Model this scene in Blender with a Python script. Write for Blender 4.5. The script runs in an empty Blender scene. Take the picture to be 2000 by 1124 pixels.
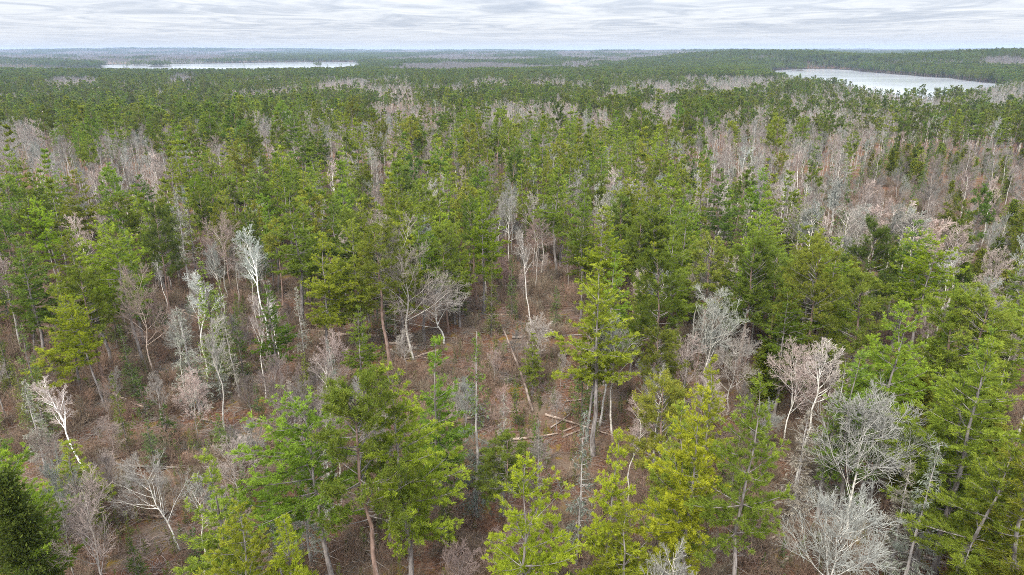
import bpy, math, random
import numpy as np
from mathutils import Vector, Matrix, Euler

# ---------------------------------------------------------------- camera, sky, sun, exposure
S = bpy.context.scene
COL = S.collection
R_ = math.radians
rnd = random.Random(7)
W0, H0, F0 = 2000.0, 1124.0, 1333.0
CAM_Z = 48.0
PITCH = math.atan((562 - 97) / F0)
ROLL = R_(-0.17)
cd = bpy.data.cameras.new('camera')
cam = bpy.data.objects.new('camera', cd)
COL.objects.link(cam)
cam.location = (0, 0, CAM_Z)
CAM_M = Matrix.Rotation(R_(90) - PITCH, 3, 'X') @ Matrix.Rotation(ROLL, 3, 'Z')
cam.rotation_euler = CAM_M.to_euler()
cd.sensor_width = 36
cd.lens = 36 * F0 / W0
cd.clip_start = 0.5
cd.clip_end = 60000
S.camera = cam
S.view_settings.view_transform = 'Standard'
S.view_settings.look = 'None'
S.view_settings.exposure = 1.75
S.view_settings.gamma = 1
S.cycles.max_bounces = 3
S.cycles.diffuse_bounces = 2
S.cycles.glossy_bounces = 2
S.cycles.transmission_bounces = 2
S.cycles.volume_bounces = 0
S.cycles.use_denoising = False
S.cycles.filter_width = 0.9
S.cycles.use_adaptive_sampling = False

SUN_EL, SUN_AZ = R_(52), R_(205)     # azimuth measured clockwise from +Y: behind the camera, a little to the left
w = bpy.data.worlds.new('World')
S.world = w
w.use_nodes = True
nt = w.node_tree
nt.nodes.clear()


class NT:
    """tiny node helper"""
    def __init__(self, tree):
        self.t = tree

    def n(self, kind, **kw):
        nd = self.t.nodes.new(kind)
        for k, v in kw.items():
            if k.startswith('i_'):
                nd.inputs[k[2:].replace('_', ' ')].default_value = v
            else:
                setattr(nd, k, v)
        return nd

    def l(self, a, b):
        self.t.links.new(a, b)

    def set(self, sock, v):
        if hasattr(v, 'is_linked') or hasattr(v, 'links'):
            self.l(v, sock)
        else:
            sock.default_value = v

    def math(self, op, a, b=0.0, c=None, clamp=False):
        nd = self.t.nodes.new('ShaderNodeMath')
        nd.operation = op
        nd.use_clamp = clamp
        self.set(nd.inputs[0], a)
        self.set(nd.inputs[1], b)
        if c is not None:
            self.set(nd.inputs[2], c)
        return nd.outputs[0]

    def mix(self, f, a, b, blend='MIX'):
        nd = self.t.nodes.new('ShaderNodeMix')
        nd.data_type = 'RGBA'
        nd.blend_type = blend
        self.set(nd.inputs['Factor'], f)
        self.set(nd.inputs[6], a)
        self.set(nd.inputs[7], b)
        return nd.outputs[2]

    def noise(self, vec, scale, detail=4, rough=0.55, dist=0.0):
        nd = self.t.nodes.new('ShaderNodeTexNoise')
        nd.inputs['Scale'].default_value = scale
        nd.inputs['Detail'].default_value = detail
        nd.inputs['Roughness'].default_value = rough
        nd.inputs['Distortion'].default_value = dist
        if vec is not None:
            self.l(vec, nd.inputs['Vector'])
        return nd.outputs['Fac']

    def ramp(self, f, stops):
        nd = self.t.nodes.new('ShaderNodeValToRGB')
        e = nd.color_ramp.elements
        while len(e) < len(stops):
            e.new(0.5)
        for i, (p, c) in enumerate(stops):
            e[i].position = p
            e[i].color = (*c, 1) if len(c) == 3 else c
        self.l(f, nd.inputs[0])
        return nd.outputs[0]


k = NT(nt)
out = k.n('ShaderNodeOutputWorld')
tc = k.n('ShaderNodeTexCoord')
sep = k.n('ShaderNodeSeparateXYZ')
k.l(tc.outputs['Generated'], sep.inputs[0])
X, Y, Z = sep.outputs
zz = k.math('MAXIMUM', Z, 0.0)
zd = k.math('ADD', zz, 0.022)
u = k.math('DIVIDE', X, zd)
v = k.math('DIVIDE', Y, zd)
cmb = k.n('ShaderNodeCombineXYZ')
k.l(k.math('MULTIPLY', u, 1.2), cmb.inputs[0])
k.l(k.math('MULTIPLY', v, 0.85), cmb.inputs[1])
n1 = k.noise(cmb.outputs[0], 0.5, 8, 0.6, 1.7)
cmb2 = k.n('ShaderNodeCombineXYZ')
k.l(k.math('MULTIPLY', u, 0.2), cmb2.inputs[0])
k.l(k.math('MULTIPLY', v, 0.35), cmb2.inputs[1])
n2 = k.noise(cmb2.outputs[0], 0.5, 3, 0.5, 0.2)
nn = k.math('ADD', k.math('MULTIPLY', n1, 0.60), k.math('MULTIPLY', n2, 0.40))
cl = k.ramp(nn, [(0.36, (0.47, 0.52, 0.62)), (0.455, (0.61, 0.65, 0.73)), (0.52, (0.76, 0.79, 0.85)), (0.60, (0.89, 0.905, 0.935))])
# near the horizon the layer blends to an even pale grey-blue
hz = k.math('SUBTRACT', 1.0, k.math('MULTIPLY', zz, 32.0), clamp=True)
hz = k.math('MULTIPLY', hz, 0.85)
cl = k.mix(hz, cl, (0.80, 0.825, 0.865, 1))
# overcast sky: brighter overhead than at the horizon
bright = k.math('MULTIPLY_ADD', zz, 1.4, 0.28)
sky = k.n('ShaderNodeTexSky', sky_type='NISHITA', sun_disc=False)
sky.sun_elevation = SUN_EL
sky.sun_rotation = SUN_AZ
bg1 = k.n('ShaderNodeBackground')
bg1.inputs[1].default_value = 0.06
k.l(sky.outputs[0], bg1.inputs[0])
bg2 = k.n('ShaderNodeBackground')
k.l(cl, bg2.inputs[0])
k.l(bright, bg2.inputs[1])
mxs = k.n('ShaderNodeMixShader')
mxs.inputs[0].default_value = 0.93
k.l(bg1.outputs[0], mxs.inputs[1])
k.l(bg2.outputs[0], mxs.inputs[2])
k.l(mxs.outputs[0], out.inputs['Surface'])

ld = bpy.data.lights.new('sun', 'SUN')
ld.energy = 1.5
ld.angle = R_(10)
ld.color = (1.0, 0.95, 0.86)
sun = bpy.data.objects.new('sun', ld)
COL.objects.link(sun)
sd = Vector((math.sin(SUN_AZ) * math.cos(SUN_EL), math.cos(SUN_AZ) * math.cos(SUN_EL), math.sin(SUN_EL)))
sun.rotation_euler = sd.to_track_quat('Z', 'Y').to_euler()
sun.location = (0, -50, 200)

# ---------------------------------------------------------------- pixels of the 2000 x 1124 photograph <-> world


def ray(px, py):
    return (CAM_M @ Vector(((px - W0 / 2) / F0, -(py - H0 / 2) / F0, -1.0)))


def on_plane(px, py, z):
    d = ray(px, py)
    t = (z - CAM_Z) / d.z
    return d.x * t, d.y * t


CM = np.array(CAM_M)


def to_px(x, y, z):
    p = np.stack([np.asarray(x, float), np.asarray(y, float), np.asarray(z, float) - CAM_Z], -1) @ CM
    return W0 / 2 + F0 * p[..., 0] / -p[..., 2], H0 / 2 - F0 * p[..., 1] / -p[..., 2]


# ---------------------------------------------------------------- terrain
WATER = -20.0


def sstep(a, b, x):
    t = np.clip((x - a) / (b - a), 0, 1)
    return t * t * (3 - 2 * t)


_g = np.random.default_rng(3)
_NT = _g.random((64, 64))


def vnoise(x, y):
    xi = np.floor(x).astype(int)
    yi = np.floor(y).astype(int)
    fx = x - xi
    fy = y - yi
    fx = fx * fx * (3 - 2 * fx)
    fy = fy * fy * (3 - 2 * fy)
    a = _NT[xi % 64, yi % 64]
    b = _NT[(xi + 1) % 64, yi % 64]
    c = _NT[xi % 64, (yi + 1) % 64]
    d = _NT[(xi + 1) % 64, (yi + 1) % 64]
    return (a * (1 - fx) + b * fx) * (1 - fy) + (c * (1 - fx) + d * fx) * fy - 0.5


def poly_world(pts):
    return np.array([on_plane(px, py, WATER) for px, py in pts])


LAKES = [
    # western lake (near shore hidden behind the forest edge)
    poly_world([(-260, 136), (-100, 131), (10, 131.5), (100, 132.5), (150, 134.5), (200, 133), (190, 128.5), (215, 126.8), (330, 126), (470, 123.5), (560, 122.2),
                (690, 121.8), (705, 125), (712, 138), (665, 149), (560, 151), (300, 152), (150, 150), (0, 147), (-200, 146)]),
    # eastern lake
    poly_world([(1478, 145), (1500, 139.5), (1537, 136.5), (1575, 135.5), (1625, 135.5), (1660, 137), (1690, 141), (1740, 144.5), (1800, 149.5), (1860, 153.5), (1900, 159), (1960, 165),
                (1985, 169), (1970, 182), (1930, 192), (1885, 199), (1850, 206), (1790, 213), (1750, 212), (1700, 199), (1650, 190), (1620, 179), (1560, 170), (1500, 158)]),
]
ISLANDS = [(on_plane(275, 129.2, WATER), 26), (on_plane(313, 130.2, WATER), 44), (on_plane(246, 132.5, WATER), 8), (on_plane(477, 131.5, WATER), 4),
           (on_plane(625, 131.3, WATER), 9), (on_plane(640, 131.3, WATER), 6), (on_plane(665, 130.8, WATER), 7), (on_plane(1562, 139.0, WATER), 11)]


def sdist(x, y, P):
    """signed distance to polygon, negative inside"""
    x = np.asarray(x, float)
    y = np.asarray(y, float)
    best = np.full(x.shape, 1e18)
    ins = np.zeros(x.shape, bool)
    n = len(P)
    for i in range(n):
        ax, ay = P[i]
        bx, by = P[(i + 1) % n]
        dx, dy = bx - ax, by - ay
        t = np.clip(((x - ax) * dx + (y - ay) * dy) / (dx * dx + dy * dy), 0, 1)
        d2 = (x - ax - t * dx) ** 2 + (y - ay - t * dy) ** 2
        best = np.minimum(best, d2)
        c = ((ay > y) != (by > y)) & (x < (bx - ax) * (y - ay) / (by - ay + 1e-12) + ax)
        ins ^= c
    d = np.sqrt(best)
    return np.where(ins, -d, d)


def terrain(x, y):
    x = np.asarray(x, float)
    y = np.asarray(y, float)
    r = np.hypot(x, y)
    az = np.degrees(np.arctan2(x, y))
    near = 0.5 * vnoise(x / 6 + 3, y / 6) + 1.3 * vnoise(x / 23, y / 23) + 2.2 * vnoise(x / 70 + 5, y / 70)
    base = -17.5 * sstep(230, 760, r + 60 * vnoise(x / 160, y / 160))
    base = base + near * (1 - sstep(500, 900, r)) + 5 * vnoise(x / 260 + 9, y / 260 + 3) * sstep(300, 700, r)
    # low hills further out
    far = 26 * np.clip(vnoise(x / 1100 + 2.2, y / 1500 + 7.7) + 0.25, 0, 1) * sstep(2200, 4200, r)
    far = far + 34 * np.clip(vnoise(x / 2600 + 12.2, y / 2100 + 1.7) + 0.3, 0, 1) * sstep(4200, 8500, r)
    far = far + 22 * sstep(8200, 13000, r) + 30 * sstep(9000, 13500, r) * np.exp(-((az + 34) / 16) ** 2)
    far = far + 26 * vnoise(x / 1900 + 31, y / 1900) * sstep(8000, 11000, r)
    # the wooded bank beyond the eastern lake
    e1 = on_plane(2000, 148, WATER)
    e2 = on_plane(1500, 128, WATER)
    e3 = on_plane(1230, 122, WATER)
    h = base + far
    h = h + 40 * np.exp(-(((x - e1[0] - 170) / 430) ** 2 + ((y - e1[1] - 300) / 420) ** 2))
    h = h + 22 * np.exp(-(((x - e1[0] + 330) / 420) ** 2 + ((y - e1[1] - 900) / 380) ** 2))
    h = h + 32 * np.exp(-(((x - e2[0]) / 400) ** 2 + ((y - e2[1] - 130) / 420) ** 2))
    h = h + 5 * np.exp(-(((x - e3[0]) / 330) ** 2 + ((y - e3[1] + 900) / 350) ** 2))
    dl = np.minimum(sdist(x, y, LAKES[0]), sdist(x, y, LAKES[1]))
    for (ix, iy), ir in ISLANDS:
        di = ir - np.hypot((x - ix), (y - iy) * 0.7)
        dl = np.where(di > -14, np.maximum(dl, di), dl)
    h = np.maximum(h, WATER + 1.2)
    f = sstep(-6, 70, dl)
    lift = WATER + 0.9
    h2 = lift + (h - lift) * f
    h2 = np.where(dl < 0, WATER + 0.9 + np.clip(dl, -25, 0) * 0.25, h2)
    return h2


def ground_z(x, y):
    return float(terrain(np.array([x]), np.array([y]))[0])


# ---------------------------------------------------------------- materials


def mat(name):
    m = bpy.data.materials.new(name)
    m.use_nodes = True
    m.node_tree.nodes.clear()
    return m, NT(m.node_tree)


def foliage_mat(name, dark, mid, tip, transl=0.3):
    """needles: the tint attribute carries (random, young tip) for each spray; Object Info colour carries the tree's own hue"""
    m, k = mat(name)
    o = k.n('ShaderNodeOutputMaterial')
    at = k.n('ShaderNodeAttribute', attribute_name='tint')
    sp = k.n('ShaderNodeSeparateColor')
    k.l(at.outputs['Color'], sp.inputs[0])
    oi = k.n('ShaderNodeObjectInfo')
    c = k.mix(sp.outputs[0], (*dark, 1), (*mid, 1))
    c = k.mix(sp.outputs[1], c, (*tip, 1))
    rv = k.math('MULTIPLY_ADD', k.math('FRACT', k.math('MULTIPLY', oi.outputs['Random'], 37.7)), 0.6, 0.72)
    rr = k.math('MULTIPLY_ADD', oi.outputs['Random'], 0.3, 0.84)
    cc = k.n('ShaderNodeCombineColor')
    k.l(k.math('MULTIPLY', rr, rv), cc.inputs[0])
    k.l(rv, cc.inputs[1])
    k.l(rv, cc.inputs[2])
    c = k.mix(1.0, c, cc.outputs[0], 'MULTIPLY')
    c = k.mix(1.0, c, oi.outputs['Color'], 'MULTIPLY')
    d = k.n('ShaderNodeBsdfDiffuse')
    t = k.n('ShaderNodeBsdfTranslucent')
    k.l(c, d.inputs[0])
    k.l(c, t.inputs[0])
    mx = k.n('ShaderNodeMixShader')
    mx.inputs[0].default_value = transl
    k.l(d.outputs[0], mx.inputs[1])
    k.l(t.outputs[0], mx.inputs[2])
    k.l(mx.outputs[0], o.inputs[0])
    return m


def bark_mat(name, a, b, scale=3.0, stretch=0.25, useobj=True):
    m, k = mat(name)
    o = k.n('ShaderNodeOutputMaterial')
    tc = k.n('ShaderNodeTexCoord')
    mp = k.n('ShaderNodeMapping')
    mp.inputs['Scale'].default_value = (1, 1, stretch)
    k.l(tc.outputs['Object'], mp.inputs[0])
    f = k.noise(mp.outputs[0], scale, 4, 0.65)
    f = k.ramp(f, [(0.38, a), (0.62, b)])
    if useobj:
        oi = k.n('ShaderNodeObjectInfo')
        f = k.mix(1.0, f, oi.outputs['Color'], 'MULTIPLY')
    d = k.n('ShaderNodeBsdfPrincipled')
    d.inputs['Roughness'].default_value = 0.9
    d.inputs['Specular IOR Level'].default_value = 0.15
    k.l(f, d.inputs['Base Color'])
    k.l(d.outputs[0], o.inputs[0])
    return m


M = {}
M['white_pine'] = foliage_mat('white pine needles', (0.105, 0.145, 0.022), (0.235, 0.29, 0.038), (0.37, 0.40, 0.045), 0.38)
M['red_pine'] = foliage_mat('red pine needles', (0.082, 0.122, 0.022), (0.175, 0.225, 0.036), (0.28, 0.31, 0.05), 0.34)
M['spruce'] = foliage_mat('spruce needles', (0.07, 0.10, 0.026), (0.15, 0.185, 0.04), (0.24, 0.26, 0.06), 0.25)
M['cedar'] = foliage_mat('cedar sprays', (0.085, 0.11, 0.02), (0.16, 0.19, 0.028), (0.27, 0.25, 0.04), 0.3)
M['lichen'] = foliage_mat('lichen hung twigs', (0.13, 0.13, 0.10), (0.26, 0.26, 0.20), (0.42, 0.42, 0.36), 0.15)
M['twig'] = foliage_mat('bare twigs', (0.09, 0.075, 0.063), (0.205, 0.178, 0.155), (0.47, 0.435, 0.40), 0.05)
M['brush'] = foliage_mat('brush twigs', (0.08, 0.056, 0.042), (0.17, 0.13, 0.10), (0.34, 0.29, 0.245), 0.05)
M['pine_bark'] = bark_mat('grey pine bark', (0.10, 0.085, 0.075), (0.30, 0.27, 0.25))
M['limb_bark'] = bark_mat('grey limb bark', (0.08, 0.068, 0.06), (0.22, 0.20, 0.185), useobj=False)
M['red_bark'] = bark_mat('red pine bark', (0.13, 0.085, 0.065), (0.30, 0.21, 0.17))
M['dark_bark'] = bark_mat('dark spruce bark', (0.07, 0.06, 0.05), (0.22, 0.19, 0.17))
M['grey_bark'] = bark_mat('weathered grey bark', (0.20, 0.18, 0.16), (0.45, 0.42, 0.39))
M['aspen_bark'] = bark_mat('pale aspen bark', (0.30, 0.28, 0.24), (0.62, 0.59, 0.54), 2.2, 1.2)
M['birch_bark'] = bark_mat('white birch bark', (0.45, 0.42, 0.39), (0.80, 0.78, 0.74), 2.6, 3.0)
M['log_bark'] = bark_mat('fallen trunk wood', (0.13, 0.095, 0.075), (0.42, 0.36, 0.31), 2.0, 1.0)


def ground_mat():
    m, k = mat('forest floor')
    o = k.n('ShaderNodeOutputMaterial')
    g = k.n('ShaderNodeNewGeometry')
    P = g.outputs['Position']
    n1 = k.noise(P, 3.1, 6, 0.75)
    n2 = k.noise(P, 0.16, 4, 0.6)
    n3 = k.noise(P, 0.42, 4, 0.6, 0.6)
    n4 = k.noise(P, 9.0, 3, 0.7)
    c = k.ramp(n1, [(0.30, (0.03, 0.017, 0.011)), (0.45, (0.105, 0.052, 0.03)), (0.58, (0.19, 0.095, 0.055)), (0.75, (0.33, 0.21, 0.14))])
    c = k.mix(k.ramp(n2, [(0.45, (0, 0, 0)), (0.62, (1, 1, 1))]), c, k.mix(n4, (0.06, 0.043, 0.028, 1), (0.26, 0.19, 0.135, 1)))
    moss = k.ramp(n3, [(0.57, (0, 0, 0)), (0.66, (0.8, 0.8, 0.8))])
    c = k.mix(moss, c, k.mix(n1, (0.10, 0.09, 0.015, 1), (0.30, 0.17, 0.03, 1)))
    sz = k.n('ShaderNodeSeparateXYZ')
    k.l(P, sz.inputs[0])
    wet = k.math('MULTIPLY_ADD', k.math('SUBTRACT', sz.outputs[2], WATER), -0.4, 1.5, clamp=True)
    c = k.mix(wet, c, (0.045, 0.042, 0.032, 1))        # damp soil and reeds along the lakes
    d = k.n('ShaderNodeBsdfPrincipled')
    d.inputs['Roughness'].default_value = 0.95
    d.inputs['Specular IOR Level'].default_value = 0.1
    k.l(c, d.inputs['Base Color'])
    b = k.n('ShaderNodeBump')
    b.inputs['Distance'].default_value = 0.4
    b.inputs['Strength'].default_value = 1.0
    k.l(n1, b.inputs['Height'])
    k.l(b.outputs[0], d.inputs['Normal'])
    k.l(d.outputs[0], o.inputs[0])
    return m


def water_mat():
    m, k = mat('lake water')
    o = k.n('ShaderNodeOutputMaterial')
    g = k.n('ShaderNodeNewGeometry')
    mp = k.n('ShaderNodeMapping')
    mp.inputs['Scale'].default_value = (0.35, 1.0, 1)
    k.l(g.outputs['Position'], mp.inputs[0])
    n1 = k.noise(mp.outputs[0], 0.35, 4, 0.6)
    n2 = k.noise(mp.outputs[0], 0.012, 3, 0.6)
    d = k.n('ShaderNodeBsdfPrincipled')
    d.inputs['Base Color'].default_value = (0.42, 0.44, 0.46, 1)
    k.l(k.math('MULTIPLY_ADD', n2, 0.12, 0.04), d.inputs['Roughness'])
    d.inputs['IOR'].default_value = 1.33
    b = k.n('ShaderNodeBump')
    b.inputs['Distance'].default_value = 0.05
    b.inputs['Strength'].default_value = 0.2
    k.l(n1, b.inputs['Height'])
    k.l(b.outputs[0], d.inputs['Normal'])
    k.l(d.outputs[0], o.inputs[0])
    return m


# ---------------------------------------------------------------- mesh helpers (all numpy)


class Buf:
    def __init__(self):
        self.v, self.f, self.c, self.n, self.m = [], [], [], 0, []

    def add(self, v, f, c, mi=0):
        """v (n,3), f (m,3) int, c (n,2)"""
        self.m.append(np.full(len(f), mi, np.int32))
        self.v.append(v)
        self.f.append(f + self.n)
        self.c.append(c)
        self.n += len(v)

    def mesh(self, name, material, smooth=False):
        v = np.concatenate(self.v).astype(np.float32)
        f = np.concatenate(self.f).astype(np.int32)
        c = np.concatenate(self.c)
        me = bpy.data.meshes.new(name)
        me.vertices.add(len(v))
        me.vertices.foreach_set('co', v.ravel())
        me.loops.add(f.size)
        me.loops.foreach_set('vertex_index', f.ravel())
        me.polygons.add(len(f))
        me.polygons.foreach_set('loop_start', np.arange(0, f.size, 3, dtype=np.int32))
        me.polygons.foreach_set('loop_total', np.full(len(f), 3, dtype=np.int32))
        if smooth:
            me.polygons.foreach_set('use_smooth', np.ones(len(f), dtype=bool))
        a = me.attributes.new('tint', 'FLOAT_COLOR', 'POINT')
        cc = np.zeros((len(v), 4), np.float32)
        cc[:, :2] = c
        cc[:, 3] = 1
        a.data.foreach_set('color', cc.ravel())
        for m_ in material if isinstance(material, (list, tuple)) else [material]:
            me.materials.append(m_)
        me.polygons.foreach_set('material_index', np.concatenate(self.m))
        me.update(calc_edges=True)
        return me


def nrm(a):
    return a / (np.linalg.norm(a, axis=-1, keepdims=True) + 1e-9)


def tubes(buf, P, Rr, sides, col):
    """P (N,n,3) centre lines, Rr (N,n) radii, col (N,2)"""
    N, n = Rr.shape
    if N == 0:
        return
    T = np.empty_like(P)
    T[:, 1:-1] = P[:, 2:] - P[:, :-2]
    T[:, 0] = P[:, 1] - P[:, 0]
    T[:, -1] = P[:, -1] - P[:, -2]
    T = nrm(T)
    ax = nrm(P[:, -1] - P[:, 0])
    ref = np.where(np.abs(ax[:, 2:3]) > 0.8, np.array([[1.0, 0, 0]]), np.array([[0, 0, 1.0]]))
    U = nrm(np.cross(T, ref[:, None, :]))
    V = np.cross(T, U)
    a = np.arange(sides) * 2 * math.pi / sides
    ring = P[:, :, None, :] + Rr[:, :, None, None] * (np.cos(a)[None, None, :, None] * U[:, :, None, :] + np.sin(a)[None, None, :, None] * V[:, :, None, :])
    v = ring.reshape(-1, 3)
    base = (np.arange(N) * n * sides)[:, None, None]
    i = np.arange(n - 1)[None, :, None] * sides
    j = np.arange(sides)[None, None, :]
    j2 = (j + 1) % sides
    q00 = base + i + j
    q01 = base + i + j2
    q10 = q00 + sides
    q11 = q01 + sides
    f = np.concatenate([np.stack([q00, q01, q11], -1).reshape(-1, 3), np.stack([q00, q11, q10], -1).reshape(-1, 3)])
    c = np.repeat(col, n * sides, axis=0)
    buf.add(v, f, c)


def blades(buf, O, D, L, Wd, col, g):
    """thin triangles with random roll: O base, D direction, L length, Wd width"""
    N = len(O)
    if N == 0:
        return
    D = nrm(D)
    Q = nrm(np.cross(D, g.normal(size=(N, 3))))
    hw = (Wd * 0.5)[:, None] * Q
    mid = O + D * (L * 0.45)[:, None]
    tip = O + D * L[:, None]
    v = np.stack([O, mid - hw, mid + hw, tip], 1).reshape(-1, 3)
    b = np.arange(N)[:, None] * 4
    f = np.concatenate([b + np.array([[0, 1, 2]]), b + np.array([[1, 3, 2]])])
    buf.add(v, f, np.repeat(col, 4, axis=0))


def spawn(g, P, L, per, t0, t1, ang, lratio, npts, up=0.15, wob=0.1, upcurve=0.0, jitter=0.25, tpow=1.0):
    """children of the curves P (N,n,3) of length L (N,): returns curves (M,npts,3), lengths, parent t"""
    N, n, _ = P.shape
    cnt = per if np.ndim(per) else np.full(N, per)
    idx = np.repeat(np.arange(N), cnt)
    Mn = len(idx)
    # stratified position along the parent
    off = np.concatenate([(np.arange(c) + g.random(c)) / max(c, 1) for c in cnt]) if Mn else np.zeros(0)
    t = t0 + (t1 - t0) * off ** tpow
    s = t * (n - 1)
    i0 = np.clip(s.astype(int), 0, n - 2)
    fr = (s - i0)[:, None]
    A = P[idx, i0]
    B = P[idx, i0 + 1]
    O = A * (1 - fr) + B * fr
    T = nrm(B - A)
    side = nrm(np.cross(T, g.normal(size=(Mn, 3))))
    a = np.radians(ang) * (1 + jitter * g.normal(size=(Mn, 1)))
    D = nrm(np.cos(a) * T + np.sin(a) * side + np.array([[0, 0, up]]))
    Lc = L[idx] * lratio * (1 - 0.55 * (t - t0) / max(t1 - t0, 1e-6)) * (0.7 + 0.6 * g.random(Mn))
    C = np.empty((Mn, npts, 3))
    C[:, 0] = O
    d = D
    for q in range(1, npts):
        d = nrm(d + wob * g.normal(size=(Mn, 3)) + np.array([[0, 0, upcurve]]))
        C[:, q] = C[:, q - 1] + d * (Lc / (npts - 1))[:, None]
    return C, Lc, t, idx


def trunk_curve(g, H, n=9, wob=0.012, lean=(0, 0)):
    z = np.linspace(0, 1, n)
    x = np.cumsum(g.normal(size=n)) * H * wob
    y = np.cumsum(g.normal(size=n)) * H * wob
    x -= x[0]
    y -= y[0]
    x += lean[0] * z ** 1.5 * H
    y += lean[1] * z ** 1.5 * H
    return np.stack([x, y, z * H], 1)


def tr_at(C, z):
    zc = C[:, 2]
    return np.stack([np.interp(z, zc, C[:, 0]), np.interp(z, zc, C[:, 1]), z], -1)


def C2(g, N, tip=0.0, spread=1.0):
    c = np.zeros((N, 2))
    c[:, 0] = np.clip(0.5 + (g.random(N) - 0.5) * spread, 0, 1)
    c[:, 1] = tip
    return c


PARTS = {}


def trunk_mesh(name, C, r0, r1, material, sides=8, flare=1.35, extra=None):
    b = Buf()
    n = len(C)
    t = np.linspace(0, 1, n)
    r = r0 + (r1 - r0) * t ** 0.9
    r[0] *= flare
    P = C.copy()
    P[0, 2] = -0.6
    tubes(b, P[None], r[None], sides, np.array([[0.5, 0.2]]))
    if extra is not None:
        extra(b)
    return b.mesh(name, material, True)


def white_pine(seed, H=22, R=4.2, cb=0.35, lod=0, sparse=1.0, flat=1.0, two=False, wide_top=0.0, material='white_pine', name='white_pine'):
    g = np.random.default_rng(seed)
    C = trunk_curve(g, H, 10, 0.008)
    bf, bt = Buf(), Buf()
    zb = cb * H
    zs, az = [], []
    z = zb
    while z < H * 0.985:
        nb = g.integers(4, 8)
        a0 = g.random() * 6.28
        gap = g.random() < 0.10
        for q in range(nb if not gap else 1):
            zs.append(z + g.normal() * 0.12)
            az.append(a0 + q * 6.28 / nb + g.normal() * 0.35)
        z += (0.85 + 0.5 * g.random()) * (1.0 if lod == 0 else 1.25) / (0.6 + 0.4 * sparse)
    zs = np.array(zs)
    az = np.array(az)
    N = len(zs)
    t = (zs - zb) / (H - zb)
    sectors = 1 + 0.22 * np.sin(az + g.random() * 6) + 0.15 * np.sin(2 * az + g.random() * 6)
    prof = np.minimum(1, 0.55 + t * 1.6) * np.clip(1.02 - t, 0, 1) ** (0.90 - 0.4 * wide_top) * 1.22
    L = np.maximum(0.5, R * prof * sectors * (0.62 + 0.5 * g.random(N)))
    el = np.radians(-8 + 48 * t ** 1.3 + 7 * g.normal(size=N))
    npt = 6
    s = np.linspace(0, 1, npt)
    hor = np.stack([np.cos(az), np.sin(az), np.zeros(N)], 1)
    lat = np.stack([-np.sin(az), np.cos(az), np.zeros(N)], 1)
    P = tr_at(C, np.clip(zs, 0, H))[:, None, :] + hor[:, None, :] * (L[:, None, None] * s[None, :, None])
    P = P + lat[:, None, :] * (L * g.normal(size=N) * 0.10)[:, None, None] * (s ** 2)[None, :, None]
    P[:, :, 2] += (np.tan(el) * L)[:, None] * s + (0.16 * L)[:, None] * s ** 2.2
    r = (0.022 + 0.009 * L)[:, None] * (1 - 0.85 * s)[None]
    tubes(bt, P, r, 4 if lod == 0 else 3, C2(g, N, 0.1))
    per = np.maximum(4, (L * (5.2, 2.9, 2.0)[lod] * sparse).astype(int))
    Tw, Lt, tt, idx = spawn(g, P, L, per, 0.06, 1.0, 50, 0.42, 4, up=0.10, wob=0.10, upcurve=0.05)
    Lt = np.maximum(Lt, 0.45)
    Tw[:, :, 2] = Tw[:, :1, 2] + (Tw[:, :, 2] - Tw[:, :1, 2]) * 0.30 * flat + 0.04
    if lod == 0:
        tubes(bt, Tw, np.repeat(np.array([[0.012, 0.009, 0.006, 0.003]]), len(Tw), 0), 3, C2(g, len(Tw), 0.1))
    # tufts of needles along the side shoots and at the tip of the branch itself
    dens = (6.5, 3.2, 1.3)[lod]
    nper = np.maximum(2, (Lt * dens).astype(int))
    ti = np.repeat(np.arange(len(Tw)), nper)
    u = 0.15 + 0.85 * g.random(len(ti)) ** 0.8
    sI = u * 3
    i0 = np.clip(sI.astype(int), 0, 2)
    fr = (sI - i0)[:, None]
    O = Tw[ti, i0] * (1 - fr) + Tw[ti, i0 + 1] * fr
    D = nrm(Tw[ti, i0 + 1] - Tw[ti, i0])
    tipn = np.clip((tt[ti] - 0.45) * 1.1, 0, 1) * u * (0.35 + 0.65 * g.random(len(ti)))
    hgt = t[idx[ti]]
    tipn = tipn * (0.35 + 0.75 * hgt)
    nb = (12, 6, 4)[lod]
    bl = (0.29, 0.44, 0.8)[lod]
    bw = (0.042, 0.10, 0.24)[lod]
    Oi = np.repeat(O, nb, 0)
    Di = np.repeat(D, nb, 0) * 0.85 + g.normal(size=(len(Oi), 3)) * np.array([[0.5, 0.5, 0.38]]) + np.array([[0, 0, 0.32]])
    n = len(Oi)
    tuft_c = np.repeat(g.random(len(O)), nb)
    c = np.stack([np.clip(tuft_c * 0.8 + 0.2 * g.random(n), 0, 1), np.repeat(tipn, nb) * (0.6 + 0.5 * g.random(n))], 1)
    blades(bf, Oi + g.normal(size=(n, 3)) * 0.05, Di, bl * (0.7 + 0.6 * g.random(n)), np.full(n, bw) * (0.7 + 0.6 * g.random(n)), c, g)
    # dead stubs under the live crown
    if lod < 2:
        ns = 16
        zz_ = zb * (0.35 + 0.65 * g.random(ns))
        aa = g.random(ns) * 6.28
        ln = 0.5 + 1.6 * g.random(ns)
        Ps = tr_at(C, zz_)[:, None, :] + np.stack([np.cos(aa), np.sin(aa), 0.1 * g.normal(size=ns)], 1)[:, None, :] * (ln[:, None, None] * np.linspace(0, 1, 3)[None, :, None])
        tubes(bt, Ps, np.repeat(np.array([[0.03, 0.02, 0.008]]), ns, 0), 3, C2(g, ns, 0.3))
    b = Buf()
    return dict(H=H, R=R, trunk=(C, 0.0125 * H, 0.008), crown=(bf, M[material]), limbs=bt)


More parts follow.
